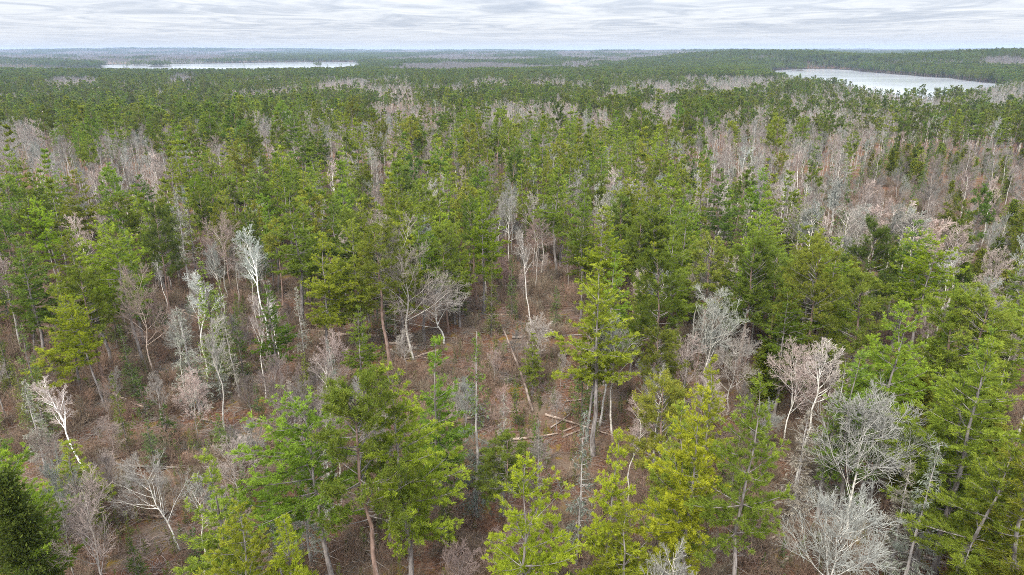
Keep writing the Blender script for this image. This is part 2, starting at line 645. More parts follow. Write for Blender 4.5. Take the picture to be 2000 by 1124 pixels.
def red_pine(seed, H=21, R=3.4, cb=0.5, lod=0, sparse=1.0, name='red_pine'):
    g = np.random.default_rng(seed)
    C = trunk_curve(g, H, 10, 0.006)
    bf, bt = Buf(), Buf()
    zb = cb * H
    N = int((H - zb) * (5.0 if lod == 0 else 3.6 if lod == 1 else 2.6) * (0.5 + 0.5 * sparse))
    zs = np.sort(zb + (H - zb) * (0.02 + 0.96 * g.random(N)))
    t = (zs - zb) / (H - zb)
    az = g.random(N) * 6.28
    prof = np.sqrt(np.clip(1 - (np.abs(t - 0.38) / 0.66) ** 2.2, 0.04, 1))
    L = np.maximum(0.6, R * prof * (0.65 + 0.5 * g.random(N)) * (1 + 0.2 * np.sin(az + seed)))
    el = np.radians(2 + 50 * t + 9 * g.normal(size=N))
    npt = 5
    s = np.linspace(0, 1, npt)
    hor = np.stack([np.cos(az) * np.cos(el), np.sin(az) * np.cos(el), np.sin(el)], 1)
    P = tr_at(C, zs)[:, None, :] + hor[:, None, :] * (L[:, None, None] * s[None, :, None])
    P[:, :, 2] += (0.14 * L)[:, None] * (s ** 2)[None] - (0.10 * L)[:, None] * s[None]
    P = P + g.normal(size=P.shape) * 0.05 * s[None, :, None]
    tubes(bt, P, (0.03 + 0.009 * L)[:, None] * (1 - 0.75 * s)[None], 4 if lod == 0 else 3, C2(g, N, 0.1))
    per = np.maximum(2, (L * (2.6, 1.7, 1.0)[lod] * sparse).astype(int))
    Tw, Lt, tt, idx = spawn(g, P, L, per, 0.35, 1.0, 42, 0.34, 3, up=0.35, wob=0.1, upcurve=0.2)
    if lod == 0:
        tubes(bt, Tw, np.repeat(np.array([[0.018, 0.013, 0.006]]), len(Tw), 0), 3, C2(g, len(Tw), 0.1))
    # round tufts at the shoot ends
    np_ = (4, 3, 1)[lod]
    cen = np.concatenate([Tw[:, -1], Tw[:, 1], P[:, -1]] + ([Tw[:, -1] + g.normal(size=(len(Tw), 3)) * 0.3] if np_ > 1 else []))
    dr = np.concatenate([Tw[:, -1] - Tw[:, 1], Tw[:, 2] - Tw[:, 0], P[:, -1] - P[:, -2]] + ([Tw[:, -1] - Tw[:, 1]] if np_ > 1 else []))
    nb = (26, 13, 9)[lod]
    O = np.repeat(cen, nb, 0)
    n = len(O)
    D = np.repeat(nrm(dr), nb, 0) * 0.55 + g.normal(size=(n, 3)) * 0.62 + np.array([[0, 0, 0.25]])
    bl = (0.30, 0.44, 0.8)[lod]
    bw = (0.042, 0.10, 0.22)[lod]
    tc_ = np.repeat(g.random(len(cen)), nb)
    tipn = np.repeat(g.random(len(cen)) ** 2 * 0.75, nb)
    c = np.stack([np.clip(tc_ * 0.75 + 0.25 * g.random(n), 0, 1), tipn * (0.4 + 0.6 * g.random(n))], 1)
    blades(bf, O + g.normal(size=(n, 3)) * 0.07, D, bl * (0.7 + 0.6 * g.random(n)), bw * (0.7 + 0.6 * g.random(n)), c, g)
    if lod < 2:
        ns = 14
        zz_ = zb * (0.5 + 0.5 * g.random(ns))
        aa = g.random(ns) * 6.28
        ln = 0.4 + 1.3 * g.random(ns)
        Ps = tr_at(C, zz_)[:, None, :] + np.stack([np.cos(aa), np.sin(aa), -0.1 + 0.1 * g.normal(size=ns)], 1)[:, None, :] * (ln[:, None, None] * np.linspace(0, 1, 3)[None, :, None])
        tubes(bt, Ps, np.repeat(np.array([[0.028, 0.018, 0.006]]), ns, 0), 3, C2(g, ns, 0.3))
    return dict(H=H, R=R, trunk=(C, 0.0125 * H, 0.03), crown=(bf, M['red_pine']), limbs=bt)


def spruce(seed, H=16, R=2.2, cb=0.08, lod=0, sparse=1.0, dead=0.0, material='spruce', droop=1.0, name='spruce'):
    """dead = fraction of the height (from below) that carries only lichen-grey twigs"""
    g = np.random.default_rng(seed)
    C = trunk_curve(g, H, 9, 0.004)
    bf, bt, bl_ = Buf(), Buf(), Buf()
    zb = cb * H
    N = int((H - zb) * (9, 6, 4)[lod] * (0.5 + 0.5 * sparse))
    zs = np.sort(zb + (H - zb) * (0.99 * g.random(N)))
    t = (zs - zb) / (H - zb)
    az = g.random(N) * 6.28
    L = np.maximum(0.25, R * (1 - t) ** 0.8 * (0.6 + 0.5 * g.random(N)) * (0.75 + 0.25 * np.minimum(1, t * 6)))
    npt = 5
    s = np.linspace(0, 1, npt)
    hor = np.stack([np.cos(az), np.sin(az), np.zeros(N)], 1)
    P = tr_at(C, zs)[:, None, :] + hor[:, None, :] * (L[:, None, None] * s[None, :, None])
    P[:, :, 2] += L[:, None] * ((0.25 * t - 0.30 * droop * (1 - t))[:, None] * s[None] * 1.4 + 0.18 * (s ** 2)[None])
    tubes(bt, P, (0.014 + 0.006 * L)[:, None] * (1 - 0.7 * s)[None], 3, C2(g, N, 0.3))
    per = np.maximum(2, (L * (6, 3.5, 1.6)[lod] * sparse).astype(int))
    Tw, Lt, tt, idx = spawn(g, P, L, per, 0.12, 1.0, 48, 0.36, 3, up=-0.12 * droop, wob=0.1, upcurve=-0.1 * droop)
    nb = (7, 4, 3)[lod]
    ti = np.repeat(np.arange(len(Tw)), nb)
    u = g.random(len(ti))
    sI = u * 2
    i0 = np.clip(sI.astype(int), 0, 1)
    fr = (sI - i0)[:, None]
    O = Tw[ti, i0] * (1 - fr) + Tw[ti, i0 + 1] * fr
    D = nrm(Tw[ti, i0 + 1] - Tw[ti, i0]) + g.normal(size=(len(ti), 3)) * 0.45 + np.array([[0, 0, 0.05 - 0.15 * droop]])
    n = len(ti)
    isdead = (t[idx[ti]] < dead + 0.12 * g.normal(size=n))
    bl = (0.26, 0.40, 0.75)[lod]
    bw = (0.065, 0.12, 0.26)[lod]
    c = np.stack([np.clip(np.repeat(g.random(len(Tw)), nb) * 0.7 + 0.3 * g.random(n), 0, 1), (tt[ti] ** 2) * u * g.random(n) * 0.9], 1)
    k_ = ~isdead
    ln = bl * (0.7 + 0.6 * g.random(n))
    wd = bw * (0.7 + 0.6 * g.random(n))
    if k_.any():
        blades(bf, O[k_], D[k_], ln[k_], wd[k_], c[k_], g)
    k_ = isdead & (g.random(n) < 0.9)
    if k_.any():
        blades(bl_, O[k_], D[k_] + np.array([[0, 0, -0.6]]), ln[k_] * 1.3, wd[k_] * 0.6, c[k_], g)
    out = dict(H=H, R=R, trunk=(C, 0.0105 * H, 0.015), limbs=bt)
    if bf.n:
        out['crown'] = (bf, M[material])
    if bl_.n:
        out['lichen'] = bl_.mesh(name + ' lichen twigs', M['lichen'])
    return out


def cedar(seed, H=11, R=2.3, lod=0, name='cedar'):
    g = np.random.default_rng(seed)
    C = trunk_curve(g, H, 8, 0.006)
    bf, bt = Buf(), Buf()
    zb = 0.04 * H
    N = (300, 120, 50)[lod]
    t = g.random(N) ** 1.1
    zs = zb + (H - zb) * t * 0.97
    az = g.random(N) * 6.28
    lobes = 1 + 0.26 * np.sin(3 * az + t * 9 + seed) + 0.2 * np.sin(2 * az - t * 14)
    L = np.maximum(0.3, R * (1 - t) ** 0.6 * lobes * (0.45 + 0.65 * g.random(N)))
    s = np.linspace(0, 1, 4)
    hor = np.stack([np.cos(az), np.sin(az), np.zeros(N)], 1)
    P = tr_at(C, zs)[:, None, :] + hor[:, None, :] * (L[:, None, None] * s[None, :, None])
    P[:, :, 2] += L[:, None] * (0.25 * s + 0.35 * s ** 2)[None]
    tubes(bt, P, (0.02 + 0.0 * L)[:, None] * (1 - 0.7 * s)[None], 3, C2(g, N, 0.2))
    nb = (60, 32, 14)[lod]
    ti = np.repeat(np.arange(N), nb)
    n = len(ti)
    u = 0.25 + 0.8 * g.random(n)
    ii = np.clip((u * 3).astype(int), 0, 2)
    fr = (u * 3 - ii)[:, None]
    O = P[ti, ii] * (1 - fr) + P[ti, ii + 1] * fr + g.normal(size=(n, 3)) * np.array([[0.22, 0.22, 0.16]])
    D = hor[ti] * 0.7 + np.array([[0, 0, 0.35]]) + g.normal(size=(n, 3)) * 0.55
    bl = (0.26, 0.36, 0.6)[lod]
    bw = (0.11, 0.17, 0.32)[lod]
    cl_ = g.random(N)
    c = np.stack([np.clip(cl_[ti] * 0.7 + 0.3 * g.random(n), 0, 1), np.clip(u - 0.5, 0, 1) * g.random(n) * 0.8], 1)
    blades(bf, O, D, bl * (0.7 + 0.6 * g.random(n)), bw * (0.7 + 0.6 * g.random(n)), c, g)
    return dict(H=H, R=R, trunk=(C, 0.012 * H, 0.02), crown=(bf, M['cedar']), limbs=bt)


def bare(seed, H=17, R=3.5, cb=0.45, lod=0, style='aspen', fork=0, twigw=1.0, bark='aspen_bark', twig='twig', name='bare_tree'):
    g = np.random.default_rng(seed)
    C = trunk_curve(g, H * 0.97, 10, 0.010 if style == 'aspen' else 0.014)
    bt, bf = Buf(), Buf()
    Hc = H * 0.97
    trunks = [(C, (0.0085, 0.0115, 0.013)[lod] * H if style == 'aspen' else 0.0115 * H)]
    # limbs leave the trunk through the crown
    TP = C[None]
    TL = np.array([Hc])
    nl = (18, 14, 9)[lod] if style == 'aspen' else (20, 12, 8)[lod]
    ang = 42 if style == 'aspen' else 58
    lr = 1.15 * R / Hc / math.sin(R_(ang)) * (1.0 if style == 'aspen' else 1.1)
    P1, L1, t1, _ = spawn(g, TP, TL, nl, cb, 0.97, ang, lr, 6, up=0.10, wob=0.09, upcurve=0.10 if style == 'aspen' else 0.09, jitter=0.18, tpow=0.85)
    r1 = (0.0036 * H * (1.2 - 0.8 * t1))[:, None] * np.linspace(1, 0.28, 6)[None]
    tubes(bt, P1, r1, 5 if lod == 0 else 3, C2(g, len(P1), 0.55))
    per2 = (8 if style == 'aspen' else 9, 6, 4)[lod]
    P2, L2, t2, i2 = spawn(g, P1, L1, per2, 0.22, 1.0, 40, 0.52, 4, up=0.10, wob=0.11, upcurve=0.07)
    r2 = np.repeat(np.array([[0.030, 0.024, 0.018, 0.011]]) * (H / 18) * twigw, len(P2), 0)
    tubes(bf, P2, r2 * (1, 1.15, 1.8)[lod], 3, C2(g, len(P2), 0.55))
    per3 = (6 if style == 'aspen' else 7, 5, 5)[lod]
    P3, L3, t3, i3 = spawn(g, P2, L2, per3, 0.15, 1.0, 38, 0.55, 3, up=0.08, wob=0.13, upcurve=0.05)
    if lod == 0:
        tubes(bf, P3, np.repeat(np.array([[0.015, 0.012, 0.008]]) * twigw, len(P3), 0), 3, C2(g, len(P3), 0.45))
        P4, L4, t4, i4 = spawn(g, P3, L3, 5, 0.1, 1.0, 38, 0.62, 2, up=0.06, wob=0.1)
        n = len(P4)
        D = P4[:, 1] - P4[:, 0]
        blades(bf, P4[:, 0], D, np.linalg.norm(D, axis=1) * 1.3, np.full(n, 0.021) * twigw, C2(g, n, 0.3), g)
    else:
        n = len(P3)
        D = P3[:, 2] - P3[:, 0]
        ln = np.linalg.norm(D, axis=1) * 1.25
        blades(bf, P3[:, 0], D, ln, np.full(n, (0, 0.055, 0.13)[lod]) * twigw, C2(g, n, 0.45), g)
        if lod == 1:
            P4, L4, t4, i4 = spawn(g, P3, L3, 4, 0.1, 1.0, 38, 0.7, 2, up=0.06, wob=0.1)
            n = len(P4)
            D = P4[:, 1] - P4[:, 0]
            blades(bf, P4[:, 0], D, np.linalg.norm(D, axis=1) * 1.3, np.full(n, 0.034) * twigw, C2(g, n, 0.3), g)
    return dict(H=H, R=R, trunk=(C, trunks[0][1], 0.02), crown=(bf, M[twig]), limbs=bt, bark=bark)


def brush_mesh(seed, H=3.0, n0=16, lod=0, material='brush'):
    g = np.random.default_rng(seed)
    b = Buf()
    P = np.zeros((n0, 4, 3))
    P[:, 0, :2] = g.normal(size=(n0, 2)) * 0.5
    P[:, 0, 2] = -0.1
    d = nrm(np.stack([g.normal(size=n0) * 0.45, g.normal(size=n0) * 0.45, np.ones(n0)], 1))
    L = H * (0.45 + 0.6 * g.random(n0))
    for q in range(1, 4):
        d = nrm(d + g.normal(size=(n0, 3)) * 0.12)
        P[:, q] = P[:, q - 1] + d * (L / 3)[:, None]
    tubes(b, P, np.repeat(np.array([[0.026, 0.02, 0.014, 0.006]]), n0, 0), 3, C2(g, n0, 0.2))
    P2, L2, _, _ = spawn(g, P, L, 6, 0.25, 1.0, 38, 0.4, 2, up=0.15, wob=0.12)
    n = len(P2)
    D = P2[:, 1] - P2[:, 0]
    blades(b, P2[:, 0], D, np.linalg.norm(D, axis=1) * 1.4, np.full(n, 0.035), C2(g, n, 0.3), g)
    P3, L3, _, _ = spawn(g, P2, L2, 3, 0.2, 1.0, 40, 0.6, 2, up=0.1, wob=0.12)
    n = len(P3)
    D = P3[:, 1] - P3[:, 0]
    blades(b, P3[:, 0], D, np.linalg.norm(D, axis=1) * 1.4, np.full(n, 0.026), C2(g, n, 0.2), g)
    return b.mesh('brush', M[material])


# ---------------------------------------------------------------- species sets: near (0), middle (1), far (2)


def finish(pr, bark):
    """closes a tree: trunk and limbs share the trunk part's mesh"""
    C, r0, r1 = pr.pop('trunk')
    limbs = pr.pop('limbs')
    bk = pr.pop('bark', None) or bark
    pr['trunk'] = trunk_mesh('trunk', C, r0, r1, M[bk], 8)
    bf, fm = pr.get('crown') or (Buf(), M['twig'])
    if limbs.n:
        bf.add(np.concatenate(limbs.v), np.concatenate(limbs.f), np.concatenate(limbs.c), 1)
    pr['crown'] = bf.mesh('crown', [fm, M[bk if fm is M['twig'] else 'limb_bark']])
    return pr


SP = {}


def species(kind, lod, makers, bark):
    SP[(kind, lod)] = [finish(m(), bark) for m in makers]


species('white_pine', 0, [
    lambda: white_pine(11, 23, 4.6, 0.30), lambda: white_pine(12, 22, 4.0, 0.38, sparse=0.9), lambda: white_pine(13, 24, 5.2, 0.34, sparse=0.85, wide_top=0.5),
    lambda: white_pine(14, 20, 3.6, 0.25), lambda: white_pine(15, 22, 4.8, 0.45, sparse=0.8, wide_top=1.0), lambda: white_pine(16, 18, 3.3, 0.15)], 'pine_bark')
species('white_pine', 1, [lambda s=s, a=a: white_pine(s, *a, lod=1) for s, a in ((21, (22, 4.2, 0.32)), (22, (21, 3.7, 0.36)), (23, (23, 4.6, 0.3)), (24, (19, 3.3, 0.2)))], 'pine_bark')
species('white_pine', 2, [lambda s=s, a=a: white_pine(s, *a, lod=2) for s, a in ((31, (21, 4.0, 0.35)), (32, (19, 3.4, 0.3)), (33, (22, 4.3, 0.4)))], 'pine_bark')
species('red_pine', 0, [lambda s=s, a=a: red_pine(s, *a) for s, a in ((41, (21, 3.6, 0.45)), (42, (22, 3.2, 0.52)), (43, (20, 4.1, 0.42)), (44, (19, 3.0, 0.4)))], 'red_bark')
species('red_pine', 1, [lambda s=s, a=a: red_pine(s, *a, lod=1) for s, a in ((51, (21, 3.5, 0.45)), (52, (20, 3.1, 0.5)), (53, (21, 3.9, 0.42)))], 'red_bark')
species('red_pine', 2, [lambda s=s, a=a: red_pine(s, *a, lod=2) for s, a in ((61, (20, 3.5, 0.45)), (62, (21, 3.2, 0.5)), (63, (19, 3.7, 0.42)))], 'red_bark')
species('spruce', 0, [lambda s=s, a=a: spruce(s, *a) for s, a in ((71, (17, 2.4)), (72, (14, 2.0)), (73, (18, 2.1)))], 'dark_bark')
species('spruce', 1, [lambda s=s, a=a: spruce(s, *a, lod=1) for s, a in ((74, (16, 2.2)), (75, (13, 1.9)))], 'dark_bark')
species('spruce', 2, [lambda s=s, a=a: spruce(s, *a, lod=2) for s, a in ((76, (15, 2.3)), (77, (12, 2.0)))], 'dark_bark')
species('half_dead_spruce', 0, [lambda: spruce(81, 20, 2.4, 0.05, dead=0.62, sparse=0.8), lambda: spruce(82, 17, 2.2, 0.1, dead=0.45, sparse=0.8)], 'grey_bark')
species('dead_spruce', 0, [lambda: spruce(83, 15, 2.1, 0.05, dead=2, sparse=1.1), lambda: spruce(84, 13, 1.9, 0.12, dead=2, sparse=0.9), lambda: spruce(85, 18, 2.6, 0.3, dead=2, sparse=0.8, droop=0.2)], 'grey_bark')
species('cedar', 0, [lambda: cedar(91, 12, 2.4), lambda: cedar(92, 10, 2.1), lambda: cedar(93, 14, 2.8)], 'grey_bark')
species('cedar', 1, [lambda: cedar(94, 11, 2.2, 1), lambda: cedar(95, 9, 2.0, 1)], 'grey_bark')
species('sapling', 0, [lambda: spruce(101, 5, 1.15, 0.02, droop=0.2), lambda: spruce(102, 3.6, 0.9, 0.02, droop=0.0), lambda: spruce(103, 6.5, 1.3, 0.02, droop=0.4)], 'dark_bark')
species('aspen', 0, [lambda: bare(111, 18, 2.2, 0.52), lambda: bare(112, 17, 1.8, 0.6), lambda: bare(113, 19, 2.6, 0.5)], 'aspen_bark')
species('aspen', 1, [lambda: bare(114, 18, 2.2, 0.52, 1), lambda: bare(115, 16, 1.8, 0.58, 1), lambda: bare(116, 17, 2.6, 0.5, 1)], 'aspen_bark')
species('aspen', 2, [lambda: bare(117, 17, 2.7, 0.45, 2), lambda: bare(118, 15, 2.4, 0.4, 2), lambda: bare(119, 14, 3.2, 0.3, 2)], 'aspen_bark')
species('birch', 0, [lambda: bare(121, 16, 1.7, 0.55, bark='birch_bark', twigw=0.8), lambda: bare(122, 14, 1.5, 0.6, bark='birch_bark', twigw=0.8)], 'birch_bark')
species('maple', 0, [lambda: bare(131, 17, 5.2, 0.32, style='maple', bark='aspen_bark'), lambda: bare(132, 15, 4.6, 0.28, style='maple', bark='aspen_bark'), lambda: bare(133, 12, 4.2, 0.25, style='maple', bark='aspen_bark'), lambda: bare(134, 14, 5.6, 0.30, style='maple', bark='aspen_bark', twigw=1.35)], 'aspen_bark')
for l_ in (0, 1):
    species('small_bare', l_, [lambda: bare(141, 8, 2.0, 0.3, l_, bark='grey_bark', twigw=0.8), lambda: bare(142, 6, 1.6, 0.25, l_, bark='grey_bark', twigw=0.8), lambda: bare(143, 10, 2.0, 0.35, l_, bark='grey_bark', twigw=0.9)], 'grey_bark')
BRUSH = [brush_mesh(151, 3.0), brush_mesh(152, 2.2), brush_mesh(153, 4.0, 20)]

# ---------------------------------------------------------------- setting


def structure(o):
    o['kind'] = 'structure'
    return o


def build_ground():
    na = 900
    rr = np.concatenate([[0.0, 6, 12, 18], np.geomspace(24, 600, 150), np.arange(609, 3900, 9.0), np.geomspace(3910, 17000, 90)])
    fine = np.radians(np.linspace(-50, 50, 620))
    rest = np.radians(np.linspace(50, 310, 140)[1:-1])
    th = np.concatenate([fine, rest])
    na = len(th)
    A, Rr = np.meshgrid(th, rr[1:])
    x = (Rr * np.sin(A)).ravel()
    y = (Rr * np.cos(A)).ravel()
    z = terrain(x, y)
    v = np.concatenate([[[0, 0, ground_z(0, 0)]], np.stack([x, y, z], 1)])
    nr = len(rr) - 1
    j = np.arange(na)
    j2 = (j + 1) % na
    f = [np.stack([np.zeros(na, int), 1 + j2, 1 + j], 1)]
    i = np.arange(nr - 1)[:, None] * na + 1
    a, b_, c, d = i + j, i + j2, i + na + j, i + na + j2
    f.append(np.stack([a, b_, d], -1).reshape(-1, 3))
    f.append(np.stack([a, d, c], -1).reshape(-1, 3))
    b = Buf()
    b.add(v, np.concatenate(f), np.zeros((len(v), 2)))
    o = bpy.data.objects.new('ground', b.mesh('ground', ground_mat(), True))
    COL.objects.link(o)
    structure(o)


build_ground()


def build_lake(P, name):
    x0, y0 = P.min(0) - 60
    x1, y1 = P.max(0) + 60
    me = bpy.data.meshes.new(name)
    me.from_pydata([(x0, y0, WATER), (x1, y0, WATER), (x1, y1, WATER), (x0, y1, WATER)], [], [(0, 1, 2, 3)])
    me.materials.append(bpy.data.materials.get('lake water') or water_mat())
    o = bpy.data.objects.new(name, me)
    COL.objects.link(o)
    structure(o)


build_lake(LAKES[0], 'lake')
build_lake(LAKES[1], 'lake')

# ---------------------------------------------------------------- trees as things
TREES = []      # records: dict(root, kind, label, mark, px, py, x, y)
CAT = {'white_pine': 'pine tree', 'red_pine': 'pine tree', 'spruce': 'spruce tree', 'half_dead_spruce': 'spruce tree', 'dead_spruce': 'dead tree', 'cedar': 'cedar tree',
       'sapling': 'young tree', 'aspen': 'bare tree', 'birch': 'birch tree', 'maple': 'bare tree', 'small_bare': 'bare tree'}
NAME = {'white_pine': 'white_pine_tree', 'red_pine': 'red_pine_tree', 'spruce': 'spruce_tree', 'half_dead_spruce': 'spruce_tree', 'dead_spruce': 'dead_spruce_tree', 'cedar': 'cedar_tree',
        'sapling': 'young_fir_tree', 'aspen': 'aspen_tree', 'birch': 'birch_tree', 'maple': 'maple_tree', 'small_bare': 'young_bare_tree'}
GROUP = {'white_pine': 'white pines of the forest', 'red_pine': 'red pines of the forest', 'spruce': 'spruces of the forest', 'half_dead_spruce': 'spruces of the forest',
         'dead_spruce': 'dead spruces hung with lichen', 'cedar': 'cedars of the forest', 'sapling': 'young firs on the forest floor', 'aspen': 'bare aspens of the forest',
         'birch': 'white birches of the forest', 'maple': 'bare spreading hardwoods', 'small_bare': 'young bare trees of the understorey'}
TINT = {'n': (1, 1, 1), 'y': (1.18, 1.16, 0.9), 'yy': (1.38, 1.33, 0.8), 'g': (0.93, 1.0, 0.9), 'd': (0.68, 0.78, 0.95), 'b': (0.75, 0.92, 1.3), 'o': (1.08, 0.98, 0.9),
        'w': (1.35, 1.35, 1.33), 'p': (1.06, 1.03, 0.99), 'r': (1.0, 0.84, 0.78), 'k': (0.7, 0.66, 0.64), 'm': (0.95, 0.93, 0.9)}
HUE = {'n': 'green', 'y': 'yellow-green', 'yy': 'bright yellow', 'g': 'fresh green', 'd': 'dark green', 'b': 'blue-green', 'o': 'olive', 'w': 'chalk-white', 'p': 'pale', 'r': 'reddish', 'k': 'dull brown', 'm': 'grey'}


def place(kind, x, y, h, tint='n', lod=0, rad=None, var=None, lean=None, rz=None, label=None, mark=None):
    ps = SP[(kind, lod)]
    pr = ps[rnd.randrange(len(ps)) if var is None else var % len(ps)]
    root = bpy.data.objects.new(NAME[kind], None)
    COL.objects.link(root)
    z = ground_z(x, y)
    root.location = (x, y, z - 0.05)
    s = h / pr['H']
    sr = s * rnd.uniform(0.82, 1.2) if rad is None else rad / pr['R']
    root.scale = (sr, sr, s)
    e = Euler((0, 0, rnd.uniform(0, 6.28) if rz is None else rz))
    if lean is None:
        lean = (rnd.gauss(0, 0.035), rnd.gauss(0, 0.035))
    # lean = (towards +x, towards +y) in radians
    m = Matrix.Rotation(lean[0], 3, 'Y') @ Matrix.Rotation(-lean[1], 3, 'X') @ e.to_matrix()
    root.rotation_euler = m.to_euler()
    tn = TINT[tint]
    if isinstance(tint, str):
        j = 1 + rnd.gauss(0, 0.06)
        tn = tuple(c * j for c in tn)
    for nm in ('trunk', 'crown', 'lichen'):
        if nm in pr:
            c = bpy.data.objects.new({'lichen': 'lichen_sprays'}.get(nm, nm), pr[nm])
            COL.objects.link(c)
            c.parent = root
            if nm == 'crown' or kind in ('aspen', 'birch', 'maple', 'small_bare'):
                c.color = (*tn, 1)
    root['category'] = CAT[kind]
    root['group'] = GROUP[kind]
    tx, ty = x + math.sin(lean[0]) * h, y + math.sin(lean[1]) * h
    px, py = to_px(tx, ty, z + h * 0.97)
    TREES.append(dict(root=root, kind=kind, label=label, mark=mark, px=float(px), py=float(py), x=x, y=y, tint=tint, h=h, rad=sr * pr['R'], z=z))
    return root


def top_at(px, py, h, lean=(0, 0)):
    """ground point of a tree of height h whose top shows at (px, py)"""
    z = 0.0
    for _ in range(6):
        x, y = on_plane(px, py, z + h)
        x -= math.sin(lean[0]) * h
        y -= math.sin(lean[1]) * h
        z = ground_z(x, y)
    return x, y


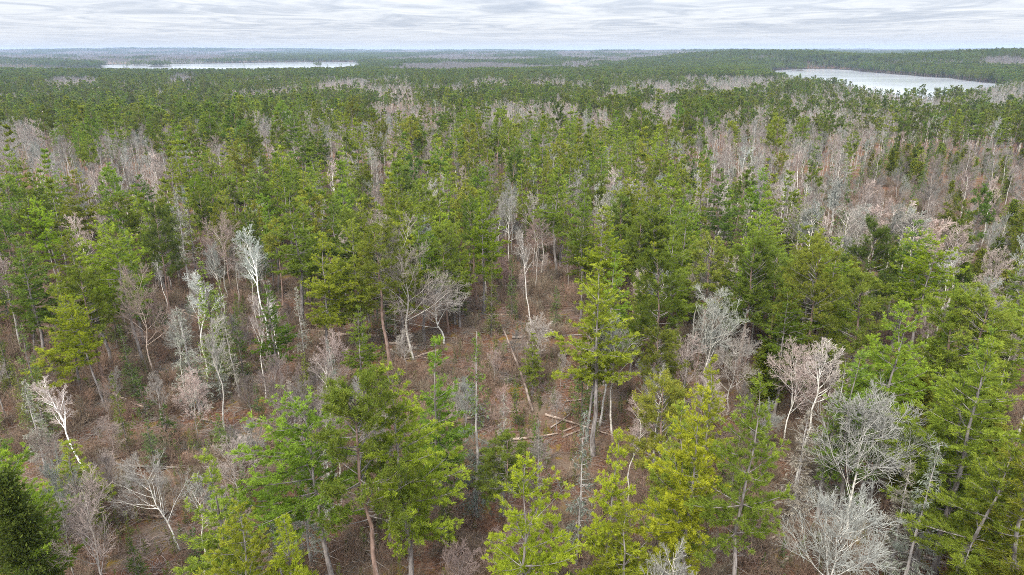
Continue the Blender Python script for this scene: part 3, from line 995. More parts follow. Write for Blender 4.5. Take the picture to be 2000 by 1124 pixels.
# (px, py of the top, kind, height, crown radius, tint, variant, lean, label, landmark name)
HAND = [
    (1178, 532, 'white_pine', 25, 5.0, 'y', 1, (0.01, 0), 'tallest yellow-green white pine beside the central clearing, its pale lower trunk bare', 'tall clearing pine'),
    (1196, 498, 'white_pine', 21, 3.4, 'y', 3, None, 'narrow yellow-green white pine rising directly behind the tall clearing pine', None),
    (752, 728, 'white_pine', 24, 4.6, 'y', 0, (-0.04, 0), 'big yellow-tipped white pine with long exposed grey trunk near the bottom edge', 'big yellow-tipped pine'),
    (690, 775, 'red_pine', 23, 4.2, 'o', 0, (-0.05, 0), 'olive pine with a brown trunk leaning against the big yellow-tipped pine', None),
    (1018, 918, 'white_pine', 23, 4.2, 'yy', 2, (0, 0), 'broad bright yellow white pine, lowest in the middle with pale forked limbs', 'broad yellow pine'),
    (570, 806, 'white_pine', 21, 5.4, 'g', 4, (-0.12, 0.02), 'umbrella-topped fresh green pine with leaning grey trunk', 'umbrella-topped pine'),
    (470, 992, 'white_pine', 19, 3.6, 'y', 1, None, 'yellow-green pine below the umbrella-topped pine at the bottom edge', None),
    (570, 1015, 'white_pine', 17, 3.4, 'yy', 3, None, 'low bright yellow pine top at the bottom edge under the umbrella-topped pine', None),
    (395, 905, 'white_pine', 19, 3.8, 'n', 5, None, 'green pine standing beside the chalk-white fallen-crowned bare tree', None),
    (858, 672, 'white_pine', 21, 3.8, 'g', 5, None, 'dark fresh-green pine between the big yellow-tipped pine and the lichen spruce', 'dark fresh-green pine'),
    (933, 655, 'half_dead_spruce', 22, 2.7, 'y', 0, (0.03, 0), 'half dead spruce, yellow-green on top, bare lichen-grey branches below', 'half dead spruce'),
    (1218, 850, 'white_pine', 21, 2.9, 'yy', 3, (0, 0), 'slender bright yellow pine standing right of the grassy clearing', 'slender yellow pine'),
    (1225, 1000, 'white_pine', 15, 4.2, 'y', 5, None, 'yellow-green pine at the bottom edge below the slender yellow pine', None),
    (1372, 765, 'white_pine', 24, 3.9, 'yy', 0, (0, 0), 'full bright yellow-green pine, left of a pair of big pines', 'full yellow pine'),
    (1492, 760, 'white_pine', 25, 3.9, 'n', 1, (0, 0), 'full mid-green pine, right of a pair of big pines', 'full green pine'),
    (1388, 705, 'white_pine', 19, 2.8, 'y', 3, None, 'narrow yellow-green pine peeping over the full yellow pine', None),
    (1330, 800, 'white_pine', 20, 3.6, 'n', 5, None, 'green pine squeezed on the left flank of the full yellow pine', None),
    (1182, 412, 'white_pine', 23, 5.0, 'yy', 2, None, 'layered bright yellow pine standing behind the tall clearing pine', 'layered yellow pine'),
    (940, 378, 'white_pine', 24, 4.4, 'yy', 0, (0, 0), 'yellow-topped white pine with straight grey trunk in the middle of the forest', 'yellow-topped pine'),
    (1090, 318, 'white_pine', 26, 4.8, 'g', 1, (0, 0), 'tall dark-layered white pine with long dark trunk', 'dark-layered pine'),
    (1146, 358, 'white_pine', 23, 3.6, 'g', 3, None, 'pointed fresh green pine beside the dark-layered pine', None),
    (1228, 362, 'white_pine', 23, 4.6, 'y', 4, None, 'soft yellow-green pine behind the layered yellow pine', None),
    (1240, 258, 'white_pine', 25, 3.8, 'y', 3, None, 'bright narrow pine standing clear above the central pines', 'bright narrow pine'),
    (1405, 338, 'white_pine', 23, 4.4, 'd', 1, None, 'dark green dense pine at the edge of the bare aspen stand', 'dark dense pine'),
    (1494, 336, 'white_pine', 22, 4.2, 'g', 2, None, 'fresh green pine standing in front of the bare aspen stand', None),
    (1600, 262, 'white_pine', 20, 3.6, 'g', 5, None, 'lone rounded green pine surrounded by bare aspens', 'lone rounded pine'),
    (1430, 243, 'red_pine', 19, 3.0, 'y', 0, None, 'small yellow-green pine at the upper rim of the aspen stand', None),
    (628, 466, 'white_pine', 22, 4.6, 'y', 2, (0.03, 0), 'yellow-green pine on the rim of the left clearing, trunk base in view', 'clearing rim pine'),
    (562, 385, 'white_pine', 25, 5.6, 'n', 1, (0, 0), 'large spreading green pine behind the clearing rim pine', 'large spreading pine'),
    (505, 330, 'white_pine', 22, 4.4, 'y', 0, None, 'yellow-tinged pine in the dense middle-left cluster', None),
    (590, 340, 'white_pine', 22, 4.4, 'n', 3, None, 'green pine just behind the large spreading pine', None),
    (655, 352, 'white_pine', 20, 4.0, 'y', 5, None, 'yellow-green pine right of the large spreading pine', None),
    (375, 358, 'red_pine', 19, 3.2, 'yy', 1, None, 'bright yellow pine top beside the grey lichen-covered snag', None),
    (440, 380, 'white_pine', 21, 4.0, 'o', 2, None, 'olive pine between the bare maple crown and the grove behind', None),
    (575, 212, 'white_pine', 27, 5.0, 'g', 0, None, 'tallest pine of the far left group, towering over bare trees', 'towering far pine'),
    (480, 240, 'white_pine', 24, 4.0, 'd', 2, None, 'dark layered pine left of the towering far pine', None),
    (626, 246, 'white_pine', 22, 3.0, 'd', 3, None, 'dark narrow pine right of the towering far pine', None),
    (150, 340, 'white_pine', 24, 5.4, 'o', 2, (-0.05, 0), 'olive wide pine with long bare side limbs near the left edge', 'wide olive pine'),
    (60, 345, 'white_pine', 22, 4.4, 'o', 0, None, 'olive green pine between the wide olive pine and the left edge', None),
    (270, 350, 'white_pine', 22, 4.6, 'd', 1, None, 'dull green pine right of the wide olive pine', None),
    (72, 402, 'white_pine', 21, 3.6, 'yy', 4, (-0.10, 0), 'yellowish pine leaning left with exposed pale limbs', 'yellowish leaning pine'),
    (205, 460, 'white_pine', 23, 4.8, 'y', 4, (-0.10, 0), 'pine with a long dark leaning trunk at the left clearing edge', 'long leaning pine'),
    (135, 470, 'white_pine', 22, 4.6, 'n', 2, (-0.10, 0), 'green pine with steeply leaning grey trunk left of the long leaning pine', None),
    (30, 470, 'white_pine', 21, 4.4, 'd', 0, None, 'dark green pine against the left edge', None),
    (300, 420, 'red_pine', 21, 3.6, 'd', 2, None, 'dark pine with a bare trunk just left of the grey snag', None),
    (132, 592, 'white_pine', 17, 3.2, 'yy', 4, (-0.13, 0), 'crooked bright yellow and green pine with a grey leaning trunk', 'crooked yellow pine'),
    (85, 690, 'red_pine', 9, 2.6, 'yy', 2, (-0.1, 0), 'low golden pine bough cluster beside the crooked yellow pine', None),
    (392, 512, 'spruce', 20, 3.2, 'y', 0, (-0.01, 0), 'tall drooping yellow-green spruce in the left clearing', 'drooping spruce'),
    (425, 552, 'spruce', 17, 2.0, 'o', 1, None, 'shorter olive spruce tucked beside the drooping spruce', None),
    (346, 372, 'dead_spruce', 23, 3.6, 'n', 2, None, 'tall grey lichen-covered snag with fine bare branches', 'grey lichen snag'),
    (424, 438, 'maple', 17, 4.4, 'p', 1, None, 'pale round-crowned bare maple behind the left clearing', 'round-crowned maple'),
    (270, 552, 'maple', 16, 3.6, 'r', 0, None, 'red-budded bare maple in the left clearing', 'red-budded maple'),
    (468, 455, 'birch', 22, 2.4, 'w', 0, (-0.13, 0), 'tall forked white birch leaning left over the clearing', 'forked white birch'),
    (530, 588, 'birch', 13, 1.3, 'w', 1, (0, 0), 'short straight white birch stem beside the forked white birch', None),
    (305, 505, 'birch', 12, 1.0, 'w', 1, (-0.06, 0), 'thin broken white birch stem left of the drooping spruce', None),
    (785, 468, 'maple', 21, 5.6, 'p', 0, (-0.04, 0), 'big pale leafless maple with wide limbs above the white many-branched tree', 'big pale maple'),
    (862, 562, 'maple', 10.5, 5.6, 'w', 2, (0.0, 0), 'chalk-white many-branched bare tree at the centre of the forest', 'white many-branched tree'),
    (345, 605, 'dead_spruce', 16, 3.0, 'n', 0, (-0.05, 0), 'broken lichen-grey spruce with tangled top in the left clearing', 'tangled grey spruce'),
    (1012, 455, 'birch', 18, 1.6, 'p', 0, (-0.14, 0), 'pale birch leaning left among dark pines above the clearing', 'leaning pale birch'),
    (960, 495, 'spruce', 16, 2.0, 'o', 2, None, 'slim olive spruce in front of the leaning pale birch', None),
    (1000, 385, 'maple', 17, 4.0, 'w', 1, None, 'chalk-white round bare crown right of the yellow-topped pine', 'white round crown'),
    (1320, 455, 'white_pine', 24, 4.2, 'n', 1, None, 'tall green pine over grey bare saplings, right of the clearing', 'tall right pine'),
    (1285, 518, 'red_pine', 22, 3.8, 'o', 0, None, 'olive open-crowned red pine left of the tall right pine', None),
    (1385, 480, 'red_pine', 21, 3.6, 'n', 1, None, 'green red pine with slim brown stem right of the tall right pine', None),
    (1470, 480, 'red_pine', 22, 4.0, 'o', 3, (0, 0), 'flat-topped olive red pine with straight dark trunk', 'flat-topped red pine'),
    (1605, 518, 'red_pine', 22, 5.2, 'o', 2, None, 'wide olive red pine with an open twiggy crown', 'wide red pine'),
    (1535, 570, 'white_pine', 19, 4.2, 'g', 0, None, 'fresh green layered pine left of the wide red pine', None),
    (1706, 455, 'red_pine', 22, 4.4, 'd', 2, None, 'rounded dark olive red pine before the pale aspen row', 'rounded dark pine'),
    (1788, 440, 'white_pine', 22, 4.6, 'b', 1, None, 'rounded blue-green pine before the pale aspen row', 'blue-green pine'),
    (1816, 478, 'white_pine', 21, 5.2, 'yy', 4, None, 'spreading pine with gold layered boughs in front of the blue-green pine', 'gold layered pine'),
    (1760, 610, 'white_pine', 24, 5.4, 'y', 2, None, 'large yellow-green pine with broad soft layers on the right side', 'broad soft pine'),
    (1690, 560, 'red_pine', 21, 4.4, 'o', 0, None, 'olive red pine left of the broad soft pine', None),
    (1862, 585, 'red_pine', 22, 4.6, 'y', 3, None, 'yellow-tufted red pine right of the broad soft pine', 'yellow-tufted red pine'),
    (1920, 600, 'red_pine', 22, 4.2, 'o', 1, None, 'olive red pine close to the right edge', None),
    (1950, 680, 'white_pine', 26, 6.0, 'o', 0, (0.02, 0), 'massive olive pine filling the lower right edge', 'massive edge pine'),
    (1870, 730, 'white_pine', 22, 4.8, 'n', 3, None, 'green pine left of the massive edge pine', None),
    (1690, 700, 'white_pine', 20, 4.0, 'd', 5, None, 'dark pine behind the huge bare tree', None),
    (1975, 880, 'white_pine', 20, 4.6, 'o', 1, (0.06, 0), 'olive pine with thick leaning trunk in the lower right corner', None),
    (1502, 668, 'cedar', 11, 2.8, 'y', 0, None, 'dense yellow-green cedar left of the chalk-white spreading tree', 'dense yellow cedar'),
    (1800, 735, 'cedar', 15, 3.4, 'o', 2, None, 'tall olive cedar behind the huge bare tree', 'tall olive cedar'),
    (1845, 790, 'cedar', 13, 2.8, 'n', 1, None, 'dark cedar right of the tall olive cedar', None),
    (1880, 930, 'cedar', 9, 2.4, 'y', 0, None, 'small yellow-green cedar above the reddish clearing in the lower right', 'small yellow cedar'),
    (1920, 1055, 'cedar', 8, 2.6, 'y', 1, None, 'low round yellow-green cedar at the lower right corner', None),
    (1648, 715, 'half_dead_spruce', 19, 2.8, 'y', 1, None, 'lichen-draped spruce with a green tip left of the huge bare tree', 'lichen-draped spruce'),
    (1577, 800, 'dead_spruce', 15, 2.4, 'n', 0, None, 'grey-green dead spruce between the full green pine and the huge bare tree', 'grey dead spruce'),
    (1835, 880, 'dead_spruce', 17, 2.6, 'n', 1, (0.04, 0), 'lichen-grey dead spruce right of the huge bare tree', None),
    (1772, 905, 'dead_spruce', 14, 2.4, 'n', 0, None, 'drooping grey dead spruce at the foot of the huge bare tree', None),
    (1384, 595, 'maple', 15, 4.6, 'p', 0, None, 'wide pale bare tree right of the tall clearing pine', 'wide pale tree'),
    (1438, 660, 'maple', 12, 3.4, 'm', 1, None, 'greyish bare tree in front of the wide pale tree', None),
    (1352, 672, 'small_bare', 12, 3.0, 'p', 2, None, 'small pinkish bare tree at the left foot of the wide pale tree', None),
    (1555, 700, 'maple', 12, 3.3, 'w', 2, (0, 0), 'chalk-white spreading bare tree with drooping limbs', 'chalk-white spreading tree'),
    (1702, 812, 'maple', 15, 6.2, 'w', 3, (0.0, 0), 'huge spreading pale bare tree in the lower right', 'huge bare tree'),
    (1652, 1008, 'maple', 12, 4.6, 'w', 3, (0, 0), 'wide bare tree crown at the bottom edge below the huge bare tree', 'bottom bare tree'),
    (250, 455, 'white_pine', 21, 3.6, 'd', 3, None, 'dull green pine hemmed in between long leaning pine and grey lichen snag', None),
    (105, 545, 'white_pine', 19, 3.2, 'n', 5, None, 'green pine standing behind the crooked yellow pine', None),
    (520, 560, 'white_pine', 17, 3.0, 'g', 3, None, 'fresh green pine just right of the forked white birch', None),
    (40, 640, 'spruce', 17, 2.6, 'd', 0, None, 'dark spruce left of the crooked yellow pine', None),
    (455, 600, 'spruce', 13, 2.0, 'g', 1, None, 'narrow green spruce between drooping spruce and forked white birch', None),
    (235, 640, 'spruce', 12, 1.9, 'd', 2, None, 'slim dark spruce left of the red-budded maple', None),
    (700, 600, 'white_pine', 15, 2.6, 'g', 3, None, 'fresh green pine below the olive pine with a reddish trunk', None),
    (590, 690, 'spruce', 11, 1.8, 'o', 1, None, 'olive spruce standing over the leafless brush below the clearing rim pine', None),
    (20, 932, 'cedar', 19, 3.4, 'd', 2, None, 'heavy dark cedar in the lower left corner', 'heavy corner cedar'),
    (-25, 800, 'white_pine', 19, 3.6, 'd', 5, None, 'dark pine half cut off by the left edge above the heavy corner cedar', None),
    (2010, 800, 'white_pine', 24, 4.6, 'o', 3, None, 'olive pine cut off by the right edge below the massive edge pine', None),
    (1985, 985, 'cedar', 9, 2.2, 'n', 0, None, 'green cedar at the right edge beside the leaning-trunked olive pine', None),
    (175, 955, 'small_bare', 15, 2.5, 'p', 2, (0.03, 0), 'slim pale bare tree beside the heavy corner cedar', 'slim pale bare tree'),
    (105, 925, 'small_bare', 13, 2.0, 'm', 0, None, 'thin pale many-stemmed bare tree between corner cedar and slim pale tree', None),
    (282, 900, 'maple', 11, 2.8, 'w', 1, (-0.16, 0), 'chalk-white bare tree with its crown tipped left', 'tipped white tree'),
    (65, 745, 'birch', 15, 1.8, 'w', 0, (-0.28, 0), 'white birch leaning hard left in the lower left', 'hard-leaning birch'),
    (450, 868, 'small_bare', 9, 2.4, 'p', 0, None, 'low pale branching bush left of the umbrella-topped pine', None),
    (130, 870, 'white_pine', 11, 4.0, 'o', 5, None, 'thin olive pine at the foot of the hard-leaning birch', None),
    (1136, 815, 'dead_spruce', 17, 2.0, 'n', 1, (0, 0), 'thin grey dead spruce standing in the grassy clearing', 'thin clearing snag'),
    (1050, 828, 'dead_spruce', 13, 1.2, 'n', 1, (0, 0), 'slender grey snag left of the thin clearing snag', None),
    (985, 775, 'dead_spruce', 15, 1.8, 'n', 0, None, 'grey snag with fine twigs close behind the half dead spruce', None),
    (1040, 655, 'white_pine', 10, 2.3, 'n', 5, None, 'stout young green pine behind the grassy clearing', 'stout young pine'),
    (995, 865, 'red_pine', 12, 3.0, 'g', 3, None, 'fresh green young pine left of the grassy clearing', None),
    (1280, 660, 'red_pine', 15, 3.4, 'o', 2, None, 'olive low pine right beside the tall clearing pine', None),
    (1000, 500, 'spruce', 13, 1.5, 'd', 1, None, 'dark slim spruce at the foot of the leaning pale birch', None),
    (1086, 560, 'spruce', 8, 1.5, 'd', 1, None, 'short dark spruce behind the tall clearing pine', None),
    (285, 820, 'spruce', 7, 1.8, 'b', 0, None, 'small blue-grey spruce in the lower left clearing', 'blue-grey spruce'),
    (425, 808, 'spruce', 6, 1.4, 'g', 1, None, 'small fresh green spruce left of the umbrella-topped pine', None),
    (250, 1050, 'spruce', 7, 1.4, 'g', 1, None, 'small dark spire spruce at the bottom edge', None),
    (655, 590, 'red_pine', 8, 2.6, 'g', 3, None, 'low fresh green pine clump at the centre left of the pale maple', None),
    (690, 440, 'white_pine', 23, 4.6, 'n', 2, None, 'green pine with leaning brown trunk left of the big pale maple', None),
    (820, 430, 'white_pine', 22, 4.0, 'g', 1, None, 'fresh green pine behind the big pale maple', None),
    (730, 455, 'red_pine', 23, 4.0, 'o', 1, (-0.05, 0), 'open olive pine with a reddish trunk directly left of the big pale maple', None),
    (770, 375, 'white_pine', 22, 4.0, 'y', 0, None, 'yellow-green pine left of the yellow-topped pine, one back', None),
    (870, 345, 'white_pine', 21, 3.6, 'g', 3, None, 'pointed green pine behind and left of the yellow-topped pine', None),
    (915, 320, 'spruce', 19, 2.8, 'd', 0, None, 'dark pointed spruce behind the yellow-topped pine', None),
    (1250, 540, 'white_pine', 17, 3.0, 'n', 3, None, 'green pine tucked between tall clearing pine and tall right pine', None),
]
for i, px in enumerate((1570, 1608, 1648, 1690, 1718, 1748, 1778, 1808, 1838, 1888)):
    nth = ('first', 'second', 'third', 'fourth', 'fifth', 'sixth', 'seventh', 'eighth', 'ninth', 'tenth')[i]
    HAND.append((px, (405, 412, 416, 410, 404, 407, 412, 422, 438, 445)[i], 'aspen', 19, 3.2, 'p', i, None,
                 'chalk-white aspen crown, %s from the left in the row behind the rounded dark pine' % nth, 'pale aspen row' if i == 4 else None))

for px, py, kind, h, rad, tint, var, lean, label, mark in HAND:
    ln = lean if lean is not None else (rnd.gauss(0, 0.02), rnd.gauss(0, 0.02))
    x, y = top_at(px, py, h * 0.97, ln)
    rz = rnd.uniform(0, 6.28)
    place(kind, x, y, h, tint, 0, rad, var, ln, rz, label, mark)

# ---------------------------------------------------------------- what grows where (regions over the photographed tree tops)
# ellipses: cx, cy, rx, ry, weights {kind: w}, fill (chance that a grid slot is used)
PINES = dict(white_pine=5, red_pine=1.8, aspen=2.4, spruce=1.6, small_bare=0.6)
DARK = dict(red_pine=6, white_pine=2, aspen=0.9, spruce=0.6)
REG = [
    (1000, 500, 1400, 900, dict(white_pine=4.5, red_pine=1.8, aspen=2.4, spruce=1.8, small_bare=1.2), 0.85),
    (1000, 170, 1400, 75, DARK | dict(aspen=1.7), 1.0),
    (1000, 110, 1400, 22, dict(aspen=6, red_pine=2, white_pine=1, spruce=1), 0.8),
    (1000, 225, 1300, 45, DARK | dict(aspen=1.8), 0.95),
    (120, 185, 210, 30, DARK | dict(aspen=0.25), 1.0),
    (1150, 210, 420, 32, DARK | dict(aspen=0.15), 1.0),
    (350, 220, 260, 24, PINES | dict(aspen=0.1), 1.0),
    (940, 300, 360, 85, PINES, 0.95),
    (1050, 400, 330, 80, PINES, 0.9),
    (800, 212, 85, 22, dict(aspen=3, small_bare=8), 0.9),
    (1285, 208, 40, 10, dict(aspen=8), 1.0),
    (140, 155, 60, 7, dict(aspen=8), 0.9), (355, 153, 30, 7, dict(aspen=8), 0.9), (660, 165, 40, 8, dict(aspen=8), 0.9), (700, 157, 40, 5, dict(aspen=8), 1.0),
    (1060, 160, 55, 7, dict(aspen=8), 0.9), (955, 158, 40, 6, dict(aspen=8), 0.9), (1320, 170, 45, 8, dict(aspen=8, red_pine=1), 0.9),
    (900, 130, 220, 7, dict(aspen=10), 1.0), (1100, 122, 90, 6, dict(red_pine=8, aspen=3), 1.0),
    (1380, 128, 200, 12, dict(red_pine=9, white_pine=2), 1.0), (1580, 112, 180, 8, dict(red_pine=6, aspen=2), 1.0),
    (1850, 130, 240, 22, dict(red_pine=7, white_pine=3, aspen=2.2), 1.0), (1960, 118, 60, 10, dict(aspen=7, red_pine=2), 1.0), (1800, 120, 90, 6, dict(aspen=7, red_pine=2), 1.0),
    (620, 108, 200, 7, dict(red_pine=8, aspen=1), 1.0), (250, 112, 260, 7, dict(aspen=8, red_pine=1), 1.0), (80, 122, 90, 6, dict(red_pine=6, aspen=3), 1.0),
    (45, 275, 90, 42, dict(aspen=9, small_bare=3, spruce=0.4), 1.0),
    (300, 315, 210, 52, dict(aspen=7, small_bare=4, spruce=0.5, red_pine=0.3), 1.0),
    (620, 265, 170, 30, dict(aspen=5, small_bare=3, white_pine=2, red_pine=1.2), 1.0),
    (210, 255, 130, 16, PINES, 0.9),
    (390, 250, 120, 24, dict(red_pine=5, white_pine=3, aspen=1), 0.95),
    (560, 330, 240, 36, dict(white_pine=5, red_pine=1, aspen=1.5), 0.9),
    (250, 392, 290, 22, dict(white_pine=4, aspen=1.2, red_pine=1), 0.9),
    (770, 300, 130, 30, dict(aspen=4, small_bare=3, white_pine=2, red_pine=1), 0.95),
    (1180, 345, 130, 26, dict(aspen=4, small_bare=3, white_pine=1.6), 0.95), (1010, 400, 60, 28, dict(aspen=4, small_bare=3, white_pine=1), 0.95),
    (1560, 300, 250, 90, dict(aspen=9, small_bare=4, spruce=1.6, red_pine=1.1, white_pine=0.7), 0.95),
    (1700, 215, 260, 26, dict(red_pine=4, aspen=4, spruce=2, cedar=1), 1.0),
    (1720, 196, 140, 10, dict(aspen=8, red_pine=1), 1.0), (1830, 200, 60, 13, dict(aspen=10), 1.0),
    (1960, 190, 90, 25, dict(red_pine=5, white_pine=3, aspen=1.2), 1.0),
    (1880, 320, 230, 80, dict(small_bare=10, aspen=0.7, spruce=1.5, cedar=1.2), 1.0),
    (1820, 262, 120, 14, dict(cedar=3, spruce=2, small_bare=3), 1.0),
    (1700, 400, 180, 30, dict(cedar=3, spruce=2, aspen=3, small_bare=2), 0.9),
    (1900, 450, 130, 60, dict(cedar=4, spruce=2, aspen=3, small_bare=2, red_pine=1), 0.95),
    (1880, 520, 140, 40, dict(aspen=4, cedar=2, small_bare=3, red_pine=1), 0.8),
    (1640, 560, 160, 90, dict(red_pine=4, white_pine=2, cedar=1.5, aspen=0.6), 0.8),
    (1850, 690, 200, 110, dict(white_pine=3, red_pine=2, cedar=3), 0.8),
    (1420, 620, 90, 70, dict(small_bare=5, aspen=1.5), 0.8),
    (1700, 900, 160, 150, dict(small_bare=2, dead_spruce=2, sapling=1.4, cedar=0.8), 0.5),
    (1430, 900, 170, 130, dict(white_pine=3, red_pine=1), 0.7),
    (1500, 440, 130, 50, PINES | dict(cedar=1, aspen=1), 0.9),
    (400, 560, 200, 120, dict(small_bare=4, dead_spruce=1.6, spruce=1.4, sapling=2.5, aspen=3, white_pine=0.5), 0.95),
    (300, 760, 330, 160, dict(small_bare=5, dead_spruce=1.8, sapling=3.5, spruce=1.4, aspen=2.2), 0.88),
    (620, 680, 120, 130, dict(small_bare=5, sapling=3, dead_spruce=1.4, aspen=1.8), 0.85),
    (60, 600, 90, 90, dict(spruce=2, small_bare=2, dead_spruce=1, red_pine=0.6), 0.6),
    (900, 620, 230, 110, dict(sapling=4, small_bare=3, spruce=0.9, dead_spruce=0.8), 0.55),
    (700, 560, 60, 60, dict(red_pine=2, small_bare=2, sapling=2), 0.6),
    (1060, 640, 60, 90, dict(sapling=4, small_bare=3, spruce=1), 0.5),
    (1110, 860, 130, 150, dict(sapling=1, small_bare=0.6), 0.14),
    (170, 1010, 170, 130, dict(small_bare=3, white_pine=1, sapling=1.5, spruce=1), 0.5),
    (760, 960, 140, 160, dict(white_pine=2, red_pine=2, sapling=1), 0.35),
    (600, 1100, 300, 90, dict(white_pine=3), 0.5),
]


def region(px, py):
    wts, fill = REG[0][4], REG[0][5]
    for cx, cy, rx, ry, w_, f_ in REG:
        if ((px - cx) / rx) ** 2 + ((py - cy) / ry) ** 2 < 1:
            wts, fill = w_, f_
    return wts, fill


def pick(wts, r):
    tot = sum(wts.values())
    a = r.random() * tot
    for kk, vv in wts.items():
        a -= vv
        if a <= 0:
            return kk
    return kk


r2 = random.Random(21)
slots = []          # (distance, x, y, z)
half = R_(41)
# near and middle ground: jittered grid in rings
rr_ = 24.0
while rr_ < 1500:
    step = 4.4 if rr_ < 190 else 6.3 if rr_ < 350 else 7.4 if rr_ < 600 else 8.4 if rr_ < 950 else 9.4
    n = int(2 * half * rr_ / step) + 1
    for q in range(n):
        th = -half + 2 * half * (q + r2.random()) / n
        r = rr_ + step * r2.random()
        slots.append((r, r * math.sin(th), r * math.cos(th)))
    rr_ += step
sl = np.array(slots)
zt = terrain(sl[:, 1], sl[:, 2])
LIMIT = {'white_pine': 250, 'red_pine': 210, 'spruce': 90, 'cedar': 80, 'aspen': 270, 'small_bare': 260, 'sapling': 200, 'dead_spruce': 70, 'birch': 20}
HGT = {'white_pine': (16, 24), 'red_pine': (16, 22), 'spruce': (9, 17), 'cedar': (7, 13), 'aspen': (13, 19), 'small_bare': (5, 11), 'sapling': (2, 6.5), 'dead_spruce': (9, 16)}
TINTS = {'white_pine': 'nnyygggoyd', 'red_pine': 'nooodgn', 'spruce': 'ndgo', 'cedar': 'nyoo', 'aspen': 'wpmmkm', 'small_bare': 'pmrkkm', 'sapling': 'ngdb', 'dead_spruce': 'n'}
count = {}
hx = np.array([t['x'] for t in TREES])
hy = np.array([t['y'] for t in TREES])
hr = np.array([max(2.2, t['rad'] * 0.62) for t in TREES])
hpx = np.array([t['px'] for t in TREES])
hpy = np.array([t['py'] for t in TREES])
hd = np.hypot(hx, hy)
hbody = np.array([(0.5 if t['label'] and t['mark'] else 0.0) * t['h'] for t in TREES]) * F0 / hd
STUFF = {}
for (r, x, y), z in zip(slots, zt):
    if z < WATER + 0.915:
        continue
    tx, ty = to_px(x, y, z + 17)
    tx, ty = float(tx), float(ty)
    if tx < -140 or tx > 2140 or ty > 1330:
        continue
    wts, fill = region(tx, ty)
    if r2.random() > fill:
        continue
    if r < 190 and wts.get('white_pine', 0) + wts.get('red_pine', 0) > 2.5 and r2.random() < 0.24:
        continue
    if r < 320 and (np.hypot(hx - x, hy - y) < hr).any():
        continue
    kind = pick(wts, r2)
    if r > 300 and kind != 'small_bare':
        # streaks of leafless wood and of tall pine through the middle distance
        sv = vnoise(np.array([x / 75 + 4]), np.array([y / 120 + 2]))[0] + 0.45 * vnoise(np.array([x / 28]), np.array([y / 40]))[0]
        if sv < (-0.17 if r < 450 else -0.10) and kind in ('red_pine', 'white_pine'):
            kind = 'aspen' if r2.random() < 0.75 else 'spruce'
        if sv > 0.22 and kind == 'aspen' and r2.random() < 0.5 and wts.get('aspen', 0) < 5:
            kind = 'red_pine'
    lo, hi = HGT[kind]
    h = lo + (hi - lo) * r2.random()
    if r > 200 and kind in ('red_pine', 'white_pine'):
        h = h * (0.68 + 0.25 * r2.random()) if r2.random() < 0.36 else h * (1.26 if r2.random() < 0.2 else 1.06)
    # keep the hand-placed trees in sight: nothing tall right in front of them
    if r < 190 and h > 7:
        px, py = to_px(x, y, z + h)
        wpx = F0 * 3.0 / max(r, 10)
        hid = (hd > r + 1) & (np.abs(hpx - px) < wpx + 12) & (hpy + hbody > py - 8) & (hpy - py < 0.75 * F0 * h / r)
        if hid.any():
            if r2.random() < (1.0 if kind in ('white_pine', 'red_pine', 'cedar') else 0.85 if kind == 'spruce' else 0.78):
                if kind in ('white_pine', 'red_pine', 'aspen') and r2.random() < 0.5:
                    kind = 'sapling' if r2.random() < 0.5 else 'small_bare'
                    lo, hi = HGT[kind]
                    h = lo + (hi - lo) * 0.4 * r2.random()
                else:
                    continue
    tint = r2.choice(TINTS[kind])
    if r < 75 and kind == 'aspen':
        tint = 'm'
    if ty > 1124 + 40 * (h > 12):
        px, py = to_px(x, y, z + h)
        if py > 1124:
            continue
    if r < 330 and count.get(kind, 0) < LIMIT[kind] and -30 < tx < 2030:
        lod = 0 if r < 135 or kind in ('sapling', 'small_bare', 'dead_spruce') else 1
        count[kind] = count.get(kind, 0) + 1
        rad = None
        place(kind, x, y, h, tint, lod, rad)
    else:
        key = {'dead_spruce': 'small_bare', 'sapling': 'spruce'}.get(kind, kind)
        near = r < 420
        STUFF.setdefault((key, near), []).append((x, y, z, h))
for P in LAKES:
    for q in range(len(P)):
        a, b = P[q], P[(q + 1) % len(P)]
        ln = float(np.hypot(*(b - a)))
        nx, ny = (b - a)[1] / ln, -(b - a)[0] / ln
        m_ = 0.5 * (a + b)
        if sdist(m_[0] + nx * 3, m_[1] + ny * 3, P) < 0:
            nx, ny = -nx, -ny
        for c_ in range(int(ln / 1.3)):
            t_ = r2.random()
            o_ = 0.5 + 26 * r2.random() ** 1.6
            x, y = a[0] + (b[0] - a[0]) * t_ + nx * o_, a[1] + (b[1] - a[1]) * t_ + ny * o_
            z = ground_z(x, y)
            if z > WATER + 0.5:
                kd = r2.choice(('spruce', 'spruce', 'spruce', 'white_pine', 'red_pine', 'aspen')) if o_ > 7 else 'spruce'
                STUFF.setdefault((kd, False), []).append((x, y, z, r2.uniform(4, 9) if o_ < 7 else r2.uniform(9, 18)))
for (ix, iy), ir in ISLANDS:
    for c_ in range(int(4 + ir * ir / 40)):
        a_, q_ = r2.uniform(0, 6.28), ir * math.sqrt(r2.random())
        x, y = ix + math.cos(a_) * q_, iy + math.sin(a_) * q_ / 0.7
        z = ground_z(x, y)
        if z > WATER + 0.3:
            STUFF.setdefault((r2.choice(('red_pine', 'white_pine', 'spruce')), False), []).append((x, y, z, r2.uniform(6, 14)))
print('individual trees', count, {k_: len(v_) for k_, v_ in STUFF.items()})

# ---------------------------------------------------------------- the wood beyond: one object for each kind, trees set on points by geometry nodes


